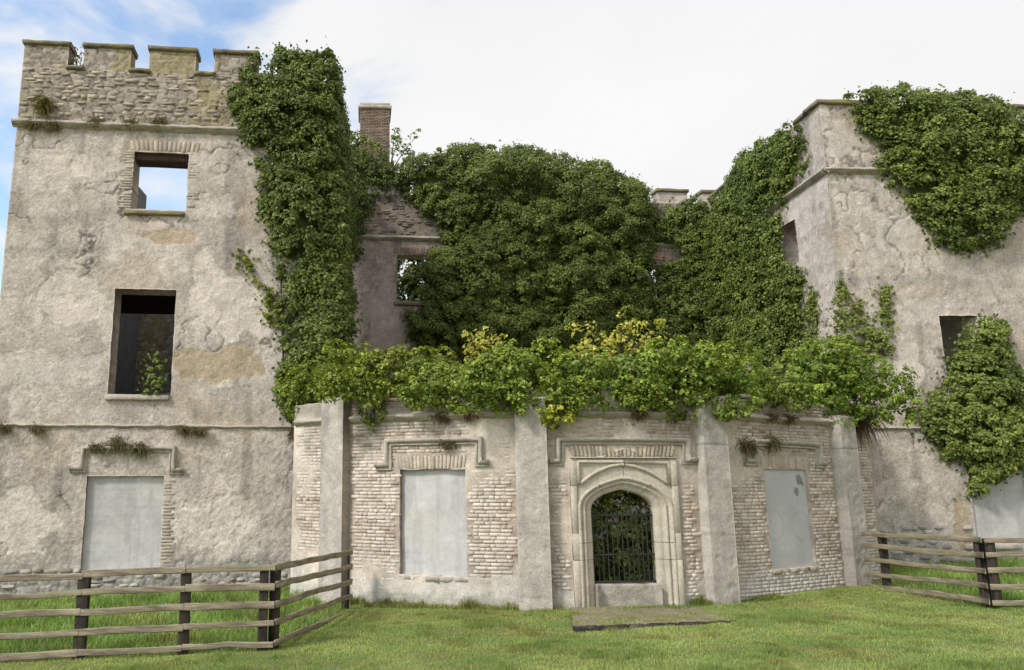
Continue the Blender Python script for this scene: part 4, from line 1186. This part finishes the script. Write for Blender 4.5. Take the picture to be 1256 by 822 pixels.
def ivy(name, label, cat, F, polypx, thick, dens, rad=(.16, .34), per=58, size=.09, A=DK, B=LT, yellow=0.004, seed=1, holes=(), edge=.55, mat=None, group=None, stems=4, core=True, poly=None, wob=.7, parent=None, pname='foliage', bulge=None):
    g = np.random.default_rng(seed)
    poly = poly or [F.px(u, v) for u, v in polypx]
    pa = np.array(poly); s0, z0 = pa.min(0); s1, z1 = pa.max(0); area = (s1 - s0) * (z1 - z0)
    n = int(area * dens)
    s = g.uniform(s0 - .2, s1 + .2, n); z = g.uniform(z0 - .2, z1 + .2, n)
    sw = s + (fbm(s * 1.6, z * 1.6, 3, seed) - .5) * wob; zw = z + (fbm(s * 1.6 + 30, z * 1.6, 3, seed) - .5) * wob
    k = in_poly(sw, zw, poly)
    for h in holes: k &= ~in_poly(s, z, [F.px(u, v) for u, v in h])
    s, z, sw, zw = s[k], z[k], sw[k], zw[k]
    ed = edge_dist(sw, zw, poly)
    lump = fbm(s * .75, z * .85, 3, seed + 5); l2 = fbm(s * 2.1, z * 2.3, 2, seed + 6)
    D = thick * (1 - np.exp(-ed / edge)) * np.clip(.25 + 1.0 * (lump - .1) + .55 * (l2 - .5), .12, 2) + .06
    if bulge: D = D * bulge(s, z)
    C = F.w(s, z, D); Nn = F.nrm(s)
    Nn = Nn + np.array([0, 0, .15]); Nn /= np.linalg.norm(Nn, axis=1)[:, None]
    r = g.uniform(*rad, len(s)) * np.clip(.45 + ed / .5, .45, 1)
    tone = np.clip(.15 + .9 * (fbm(s * 1.4, z * 1.4, 3, seed + 8) - .25) + g.normal(0, .12, len(s)), 0, 1)
    V, T, Co = clumps_to_leaves(C, Nn, r, per, size, A, B, g, yellow, tone=tone)
    Vs, Ts, Cs = [V], [T], [Co]; nn = len(V)
    # inner layer of leaves
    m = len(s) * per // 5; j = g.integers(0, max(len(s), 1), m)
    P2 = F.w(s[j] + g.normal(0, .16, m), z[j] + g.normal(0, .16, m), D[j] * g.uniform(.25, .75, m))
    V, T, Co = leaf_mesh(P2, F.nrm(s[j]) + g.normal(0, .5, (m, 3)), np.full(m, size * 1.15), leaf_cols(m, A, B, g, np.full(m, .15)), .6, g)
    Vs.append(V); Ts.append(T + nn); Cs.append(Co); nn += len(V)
    if core and thick > .3:  # added hidden sheet among the leaves, dark backing that blocks light
        st = .22; gs, gz = np.arange(s0, s1, st), np.arange(z0, z1, st); a, b = np.meshgrid(gs, gz, indexing='ij')
        e = edge_dist(a, b, poly); ins = in_poly(a, b, poly) & (e > .3)
        for h in holes: ins &= ~in_poly(a, b, [F.px(u, v) for u, v in h])
        D2 = thick * (1 - np.exp(-np.maximum(e - .25, 0) / edge)) * .38
        if bulge: D2 = D2 * bulge(a, b)
        id_ = np.arange(a.size).reshape(a.shape); ok = ins[:-1, :-1] & ins[1:, :-1] & ins[1:, 1:] & ins[:-1, 1:]
        q = np.stack([id_[:-1, :-1], id_[1:, :-1], id_[1:, 1:], id_[:-1, 1:]], -1)[ok]
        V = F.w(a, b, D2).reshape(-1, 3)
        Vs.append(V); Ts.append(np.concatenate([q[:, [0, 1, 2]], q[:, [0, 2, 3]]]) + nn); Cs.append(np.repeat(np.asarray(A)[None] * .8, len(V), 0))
    V = np.concatenate(Vs); T = np.concatenate(Ts); Co = np.concatenate(Cs)
    if parent is not None:
        return part(pname, V, T, mat or M_leaf, parent, Co)
    bz = float(V[:, 2].min()); c = F.w((s0 + s1) / 2, bz, .1)
    t = thing(name, label, cat, c, group)
    part(pname, V, T, mat or M_leaf, t, Co)
    for q in range(stems):
        x = s0 + (s1 - s0) * g.uniform(.3, .7); zz = np.linspace(z0 + .1, z0 + (z1 - z0) * g.uniform(.5, .8), 9)
        xx = x + np.cumsum(g.normal(0, .2, 9)); ii = in_poly(xx, zz, poly)
        if ii.sum() < 3: continue
        xx, zz = xx[ii], zz[ii]
        Vt, Ft = tube(F.w(xx, zz, np.full(len(zz), .05)), np.linspace(.035, .012, len(zz)), 6); part('stem', Vt, Ft, M_bark, t)
    return t

# tower ivy: front and round the corner
tpoly = [(304, 78), (312, 70), (318, 68), (320, 98), (336, 95), (336, 68), (398, 66), (414, 84), (418, 160), (424, 260), (428, 350), (436, 440), (420, 490), (385, 500), (366, 522), (352, 512), (338, 470), (347, 430), (348, 370), (336, 300), (317, 250), (308, 190), (288, 158), (284, 114), (298, 104)]
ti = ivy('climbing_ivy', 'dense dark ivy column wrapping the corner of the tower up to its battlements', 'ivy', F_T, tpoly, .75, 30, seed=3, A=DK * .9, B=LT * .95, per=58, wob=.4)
ivy('', '', '', F_TS, None, .35, 20, seed=4, A=DK * .9, B=LT * .9, parent=ti, pname='side_foliage', poly=[(.2, 3.6), (9, 3.6), (9, 15.2), (5, 15.6), (.0, 15.3)], per=36)
ivy('ivy_strand', 'thin yellowish ivy strand reaching up the tower wall beside the window', 'ivy', F_T, [(284, 302), (296, 308), (318, 340), (340, 362), (345, 412), (330, 400), (322, 362), (304, 335)], .10, 70, (.08, .16), 26, .085, lin(100, 115, 40) * .8, lin(160, 165, 60) * .9, .12, 5, stems=2, core=False, edge=.2, wob=.4)
# around the chimney foot
ivy('climbing_ivy', 'ragged dark ivy on the wall top below the chimney', 'ivy', F_M, [(424, 178), (446, 184), (480, 202), (505, 205), (530, 225), (528, 248), (495, 236), (462, 240), (447, 262), (444, 310), (428, 340)], .6, 24, seed=6, A=DK * .85, B=LT * .8)
bl = F_M.px(650, 300)
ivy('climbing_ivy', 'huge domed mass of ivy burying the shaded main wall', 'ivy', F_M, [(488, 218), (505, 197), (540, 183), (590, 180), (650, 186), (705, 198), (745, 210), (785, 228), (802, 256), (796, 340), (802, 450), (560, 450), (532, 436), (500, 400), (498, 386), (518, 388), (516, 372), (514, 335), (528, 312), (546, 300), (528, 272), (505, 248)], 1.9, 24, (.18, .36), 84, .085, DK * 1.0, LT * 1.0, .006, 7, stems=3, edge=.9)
ivy('climbing_ivy', 'flat ivy sheet around the rounded brick window head', 'ivy', F_M, [(788, 250), (806, 256), (846, 250), (862, 252), (892, 245), (915, 250), (930, 450), (785, 450), (792, 340)], .6, 24, seed=8, A=DK, B=LT, holes=[[(786, 302), (832, 302), (832, 329), (786, 329)]])
ivy('climbing_ivy', 'sunlit ivy covering the side wall of the right wing', 'ivy', F_WS, [(896, 225), (915, 190), (955, 168), (987, 146), (990, 198), (974, 232), (946, 262), (958, 268), (962, 312), (986, 330), (992, 358), (984, 450), (880, 450), (872, 300), (880, 240)], .55, 22, seed=9, A=DK * 1.2, B=LT * 1.2)
wt = ivy('climbing_ivy', 'broad rounded ivy crown hanging over the parapet of the right wing', 'ivy', F_W, [(1018, 124), (1050, 117), (1100, 115), (1160, 120), (1205, 122), (1260, 140), (1330, 160), (1330, 240), (1248, 262), (1228, 288), (1192, 308), (1150, 306), (1130, 280), (1102, 246), (1076, 214), (1070, 190), (1052, 158), (1036, 140)], .95, 26, (.16, .34), 62, .092, DK * 1.1, LT * 1.15, .004, 10, stems=3)
ivy('climbing_ivy', 'bushy glossy ivy hanging below the wing window over the blocked doorway', 'ivy', F_W, [(1164, 432), (1186, 398), (1208, 388), (1230, 398), (1236, 440), (1258, 468), (1320, 480), (1320, 570), (1256, 572), (1220, 588), (1200, 606), (1182, 604), (1186, 574), (1154, 560), (1132, 532), (1130, 502), (1152, 482)], .9, 30, (.14, .3), 60, .095, DK * 1.1, LT * 1.2, .004, 11, stems=2, wob=.4)
for i, (F, pl, lab) in enumerate([(F_W, [(1025, 340), (1034, 340), (1050, 440), (1018, 440)], 'slender ivy runner climbing just beside the wing corner'),
        (F_W, [(1044, 364), (1056, 366), (1068, 440), (1042, 440)], 'short leafy ivy runner between the two taller runners on the wing'),
        (F_W, [(1079, 350), (1089, 352), (1096, 440), (1056, 440), (1062, 396), (1074, 390)], 'broad ivy runner on the wing front above the bow bushes'),
        (F_WS, [(995, 352), (1001, 352), (1008, 440), (988, 440)], 'thin ivy runner on the side wall of the wing')]):
    ivy('ivy_strand', lab, 'ivy', F, pl, .08, 75, (.07, .14), 26, .085, LT * .65, LT * 1.25, .02, 20 + i, stems=1, core=False, edge=.12, wob=.3)
ivy('ivy_strand', 'dark creeper spreading under the small window of the main wall', 'ivy', F_M, [(494, 384), (520, 392), (545, 440), (520, 446), (505, 420)], .12, 22, (.1, .18), 30, .1, DK, LT * .7, 0, 31, stems=1, core=False, edge=.3)
ivy('window_plant', 'green plant growing on the sill inside the open tower window', 'plant', F_T, None, .22, 60, (.08, .15), 30, .09, DK * 1.2, LT * 1.2, 0, 32, stems=1, core=False, edge=.3, poly=[(F_T.px(u, v, -.3)) for u, v in ((176, 483), (184, 455), (196, 435), (206, 430), (206, 483))])

# ---- free-standing bushes on the bow and elsewhere
def bush(name, label, cat, c, r, n, rad, per, size, A, B, seed, yellow=.01, group=None, mat=None, base=None, lobes=0, droop=.5):
    g = np.random.default_rng(seed)
    v = g.normal(0, 1, (n, 3)); v /= np.linalg.norm(v, axis=1)[:, None]
    rr = g.uniform(.35, 1, (n, 1)) ** .5
    rr = rr * (.72 + .5 * fbm(v[:, 0] * 1.7 + 5, v[:, 2] * 1.7 + v[:, 1], 3, seed)[:, None])
    if lobes:
        lc = g.uniform(-1, 1, (lobes, 3)) * np.array([.8, .45, .38]); lr = g.uniform(.4, .62, lobes); q = g.integers(0, lobes, n)
        C = np.array(c) + (lc[q] + v * rr * lr[q][:, None] * np.array([1.0, 1.0, 1.15])) * np.array(r)
        nb = n // 5                                   # ragged fringe hanging in front
        C[:nb] = np.array(c) + np.c_[g.uniform(-1, 1, nb), g.uniform(-1.0, -.6, nb), g.uniform(-.95, -.2, nb)] * np.array(r)
    else: C = np.array(c) + v * rr * np.array(r)
    tone = np.clip(.5 + .35 * v[:, 2] + g.normal(0, .22, n), 0, 1)  # paler on top, darker below: daylight put into the leaf colour
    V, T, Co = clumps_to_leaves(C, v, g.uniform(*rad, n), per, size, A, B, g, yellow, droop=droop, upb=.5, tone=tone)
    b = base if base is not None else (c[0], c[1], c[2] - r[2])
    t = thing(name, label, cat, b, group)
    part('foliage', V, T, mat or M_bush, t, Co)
    for q in range(4):
        e = np.array(c) + g.normal(0, .35, 3) * np.array(r); pts = np.linspace(0, 1, 6)[:, None] * (e - np.array(b)) + np.array(b)
        pts[1:-1] += g.normal(0, .03, (4, 3))
        Vt, Ft = tube(pts, np.linspace(.025, .008, 6), 5); part('stem', Vt, Ft, M_bark, t)
    return t
BA, BB = lin(84, 104, 36) * .85, lin(158, 172, 74) * .9
hedge = [(398, 460, 42, 46, .8, 'leafy green bush where the bow meets the ivied tower', (1, 1, 1), 0),
         (470, 452, 62, 36, .85, 'brownish green bush over the first pilaster of the bow', (1.08, 1.0, .9), .03),
         (545, 466, 46, 30, .8, 'low bush above the first blocked bow window', (1, 1, 1), .02),
         (636, 456, 66, 46, .9, 'large rounded light green bush over the second pilaster', (1.05, 1.05, 1), .01),
         (742, 460, 54, 34, .8, 'light green bush over the arched gateway', (1, 1.03, 1), .02),
         (854, 460, 56, 46, .85, 'bright green bush over the third pilaster of the bow', (1, 1.02, 1), .01),
         (940, 466, 46, 30, .8, 'low green bush above the sheet covered bow window', (1, 1, 1), .01),
         (1034, 464, 60, 52, .9, 'wide spreading green bush over the last pilaster by the wing', (.95, 1, .95), .01)]
for i, (u, v, ru, rv, dp, lab, tint, yl) in enumerate(hedge):
    s, z = F_B.px(u, v, -.1); p = F_B.w(s, z, -.15); Y = p[1]; k = Y / FPX
    if u < 420: p = at(u, v, 20.2); k = 20.2 / FPX
    p = p + np.array([0, 0, -.10])
    bush('parapet_bush', lab, 'bush', p, (ru * k * 1.25, ru * k * .62, rv * k * 1.12), int(310 * ru / 55 * (1.5 if u > 1000 else 1)), (.1, .24), 40, .078, BA * np.array(tint), BB * np.array(tint), 40 + i, yl, 'bushes growing along the top of the bow', lobes=9)
s, z = F_B.px(458, 500, .15); p = F_B.w(s, z, .2)
bush('hanging_ivy', 'sprig of bright ivy hanging beside the first pilaster', 'ivy', p, (.36, .2, .42), 26, (.09, .17), 34, .08, DK * 1.6, LT * 1.6, 60)
p = F_B.w(*F_B.px(683, 511, .3), .3)
bush('hanging_ivy', 'small yellow green tuft hanging beside the second pilaster', 'ivy', p, (.34, .22, .26), 24, (.08, .15), 32, .075, lin(130, 140, 40), lin(195, 195, 85), 61, .1)
p = F_B.w(*F_B.px(432, 475, .1), .1)
# young yellow shrubs
def sapling(label, base, tips, A, B, seed, size=.085, per=10, rad=.17, name='sapling', grp=None):
    g = np.random.default_rng(seed); base = np.array(base)
    t = thing(name, label, 'shrub', base, grp); Vs, Ts, Cs = [], [], []; nn = 0
    for tip in tips:
        tip = np.array(tip); m = base * .45 + tip * .55 + g.normal(0, .12, 3); m[2] += .1
        tt = np.linspace(0, 1, 9)[:, None]; pts = (1 - tt) ** 2 * base + 2 * tt * (1 - tt) * m + tt ** 2 * tip
        Vt, Ft = tube(pts, np.linspace(.03, .007, 9), 5); part('branch', Vt, Ft, M_bark, t)
        C = np.concatenate([pts[4:]] * 2) + g.normal(0, .11, (10, 3)); v = g.normal(0, .4, (10, 3)) + np.array([0, -.6, .5]); v /= np.linalg.norm(v, axis=1)[:, None]
        V, T, Co = clumps_to_leaves(C, v, g.uniform(.5, 1.1, 10) * rad, per, size, A, B, g, 0, droop=.3)
        Vs.append(V); Ts.append(T + nn); Cs.append(Co); nn += len(V)
    part('foliage', np.concatenate(Vs), np.concatenate(Ts), M_bush, t, np.concatenate(Cs))
YA, YB = lin(160, 155, 60), lin(212, 206, 105)
sapling('yellow leaved sapling spreading above the gateway bush', at(752, 455, 18.2), [at(u, v, 18.2 + dy) for u, v, dy in ((702, 402, 0), (715, 425, -.2), (735, 415, .1), (765, 392, 0), (782, 398, .3), (812, 396, 0), (800, 408, -.3), (755, 410, .2), (722, 436, 0), (700, 432, .2))], YA, YB, 70)
sapling('small yellow sapling above the first blocked bow window', at(590, 450, 18.6), [at(u, v, 18.6 + dy) for u, v, dy in ((576, 410, 0), (570, 436, 0), (600, 412, .2), (612, 414, 0), (588, 424, -.2))], YA * .9, YB * .9, 71)
sapling('thin leafy sapling rising beside the chimney', at(478, 215, 33.2), [at(u, v, 33.2 + dy) for u, v, dy in ((490, 170, 0), (512, 166, .2), (506, 186, 0), (484, 160, .3), (498, 196, 0), (455, 175, -.3), (466, 186, -.3), (448, 190, -.4))], DK * 1.4, LT * 1.1, 72, .12, 14, .22)
sapling('spindly leafy sapling growing out of the wall top left of the chimney', at(436, 215, 33.0), [at(u, v, 33.0 + dy) for u, v, dy in ((428, 160, 0), (440, 168, .2), (424, 180, 0), (450, 172, .2), (446, 192, 0))], DK * 1.3, LT * 1.1, 73, .12, 26, .3)
sapling('wispy weed standing in the first gap of the tower battlements', F_T.w(F_T.px(92, 85)[0], F_T.px(92, 86)[1], -.2), [F_T.w(*F_T.px(u, v), -.2) for u, v in ((88, 62), (96, 58), (93, 70), (86, 72))], lin(110, 105, 60) * .6, lin(150, 140, 80) * .6, 74, .06, 7, .1)
# greenery seen through the gate and through the small window
bush('courtyard_bush', 'shaded leafy bush seen behind the bars of the gate', 'bush', (4.95, 18.7, 1.5), (1.6, .6, 1.5), 330, (.14, .28), 40, .09, DK * 1.7, LT * 1.7, 80, .01, base=(4.95, 18.9, 0.0))  # leaf colour raised to stand in for more light behind the bars
def tree():
    c = at(512, 338, 39.0)
    t = bush('ash_tree', 'leafy tree seen against the sky through the small window', 'tree', (c[0] - .3, c[1], c[2] - .2), (3.2, 1.2, 2.8), 560, (.2, .45), 40, .17, DK * .7, LT * .6, 81, base=(c[0], c[1], 0), mat=M_leaf)
tree()

# ---- dry tufts on ledges
def tuft(label, p, w, h, seed, A=(.20, .15, .085), B=(.13, .13, .05), n=160, group='dry tufts rooted in the ledges'):
    g = np.random.default_rng(seed); p = np.array(p)
    b = p + g.normal(0, 1, (n, 3)) * np.array([w * .35, .03, h * .12])
    dr = g.normal(0, 1, (n, 3)) * np.array([.6, .35, .5]) + np.array([0, -.35, -.55]); dr /= np.linalg.norm(dr, axis=1)[:, None]
    L = g.uniform(.4, 1.0, n)[:, None] * h * .7; sd = np.cross(dr, g.normal(0, 1, (n, 3))); sd /= np.linalg.norm(sd, axis=1)[:, None]
    mid = b + dr * L * .55 + np.array([0, 0, .02]); tip = mid + (dr * .6 + np.array([0, 0, -.6])) * L * .5
    V = np.stack([b - sd * .008, b + sd * .008, mid + sd * .01, mid - sd * .01, tip], 1).reshape(-1, 3); i = np.arange(n)[:, None] * 5
    t_ = g.random((n, 1)); c = np.array(A) * t_ + np.array(B) * (1 - t_)
    o = part('dry_tuft', V, [i + np.array([[0, 1, 2, 3]]), i + np.array([[3, 2, 4]])], M_grass, None, np.repeat(c, 5, 0))
    tagged(o, label, 'plant', group)
def tf(F, u, v, w, h, seed, label, **k): tuft(label, F.w(*F.px(u, v, .08), .08), w, h, seed, **k)
G1 = 'dry brown tuft on the tower parapet ledge '
for i, (u, v, w) in enumerate(((40, 152, 'at the outer corner'), (64, 153, 'under the long mossy tuft'), (118, 148, 'between the long tuft and the window'), (161, 150, 'above a window jamb'), (196, 149, 'above the brick window head'))):
    tf(F_T, u, v, .3, .42, 300 + i, G1 + w)
tf(F_T, 54, 126, .18, .8, 306, 'long mossy tuft on the tower parapet near its outer corner', A=(.18, .15, .05), B=(.13, .13, .03), n=260)
for i, (u, v, w, h, lb) in enumerate(((146, 543, .45, .6, 'biggest mossy tuft on the hood over the blocked tower window'), (172, 548, .3, .5, 'smaller mossy tuft on the hood over the blocked tower window'), (118, 548, .25, .35, 'thin brown tuft at the end of the hood over the blocked tower window'))):
    tf(F_T, u, v, w, h, 310 + i, lb, A=(.17, .13, .07), B=(.12, .13, .04), n=170)
for i, (u, v, lb) in enumerate(((4, 524, 'dry tuft at the outer end of the lower tower string course'), (46, 525, 'dry tuft on the lower tower string course before the hood'), (225, 526, 'dry tuft on the lower tower string course just past the hood'), (244, 528, 'dry tuft on the lower tower string course towards the bow'))):
    tf(F_T, u, v, .28, .35, 320 + i, lb)
for i, (u, v, lb) in enumerate(((540, 511, 'dry reddish tuft on the bow string course over the plain blocked window'), (575, 507, 'second dry reddish tuft over the plain blocked window next to the second pilaster'),
        (782, 507, 'dry reddish tuft on the bow string course over the gateway'), (945, 510, 'dry reddish tuft on the bow string course over the sheet covered window'), (966, 513, 'thin dry tuft on the bow string course towards the last pilaster'))):
    tf(F_B, u, v, .26, .32, 330 + i, lb, A=(.20, .12, .08), B=(.14, .10, .06))
tf(F_B, 548, 543, .3, .3, 340, 'small dry tuft on the hood over the plain blocked bow window', A=(.20, .13, .09))
tf(F_B, 947, 541, .3, .45, 341, 'dry tuft on top of the hood over the sheet covered window', A=(.20, .14, .09))
tf(F_B, 917, 545, .25, .5, 342, 'dry tuft beside the drop end of the hood over the sheet covered window', A=(.18, .12, .08))
tf(F_T, 365, 530, .3, .7, 343, 'brown dead tuft in the angle between tower and bow', A=(.16, .11, .07))
tf(F_B, 1052, 505, .5, 1.3, 344, 'brown dead growth hanging behind the last pilaster', A=(.14, .09, .06), B=(.10, .08, .04), n=420)
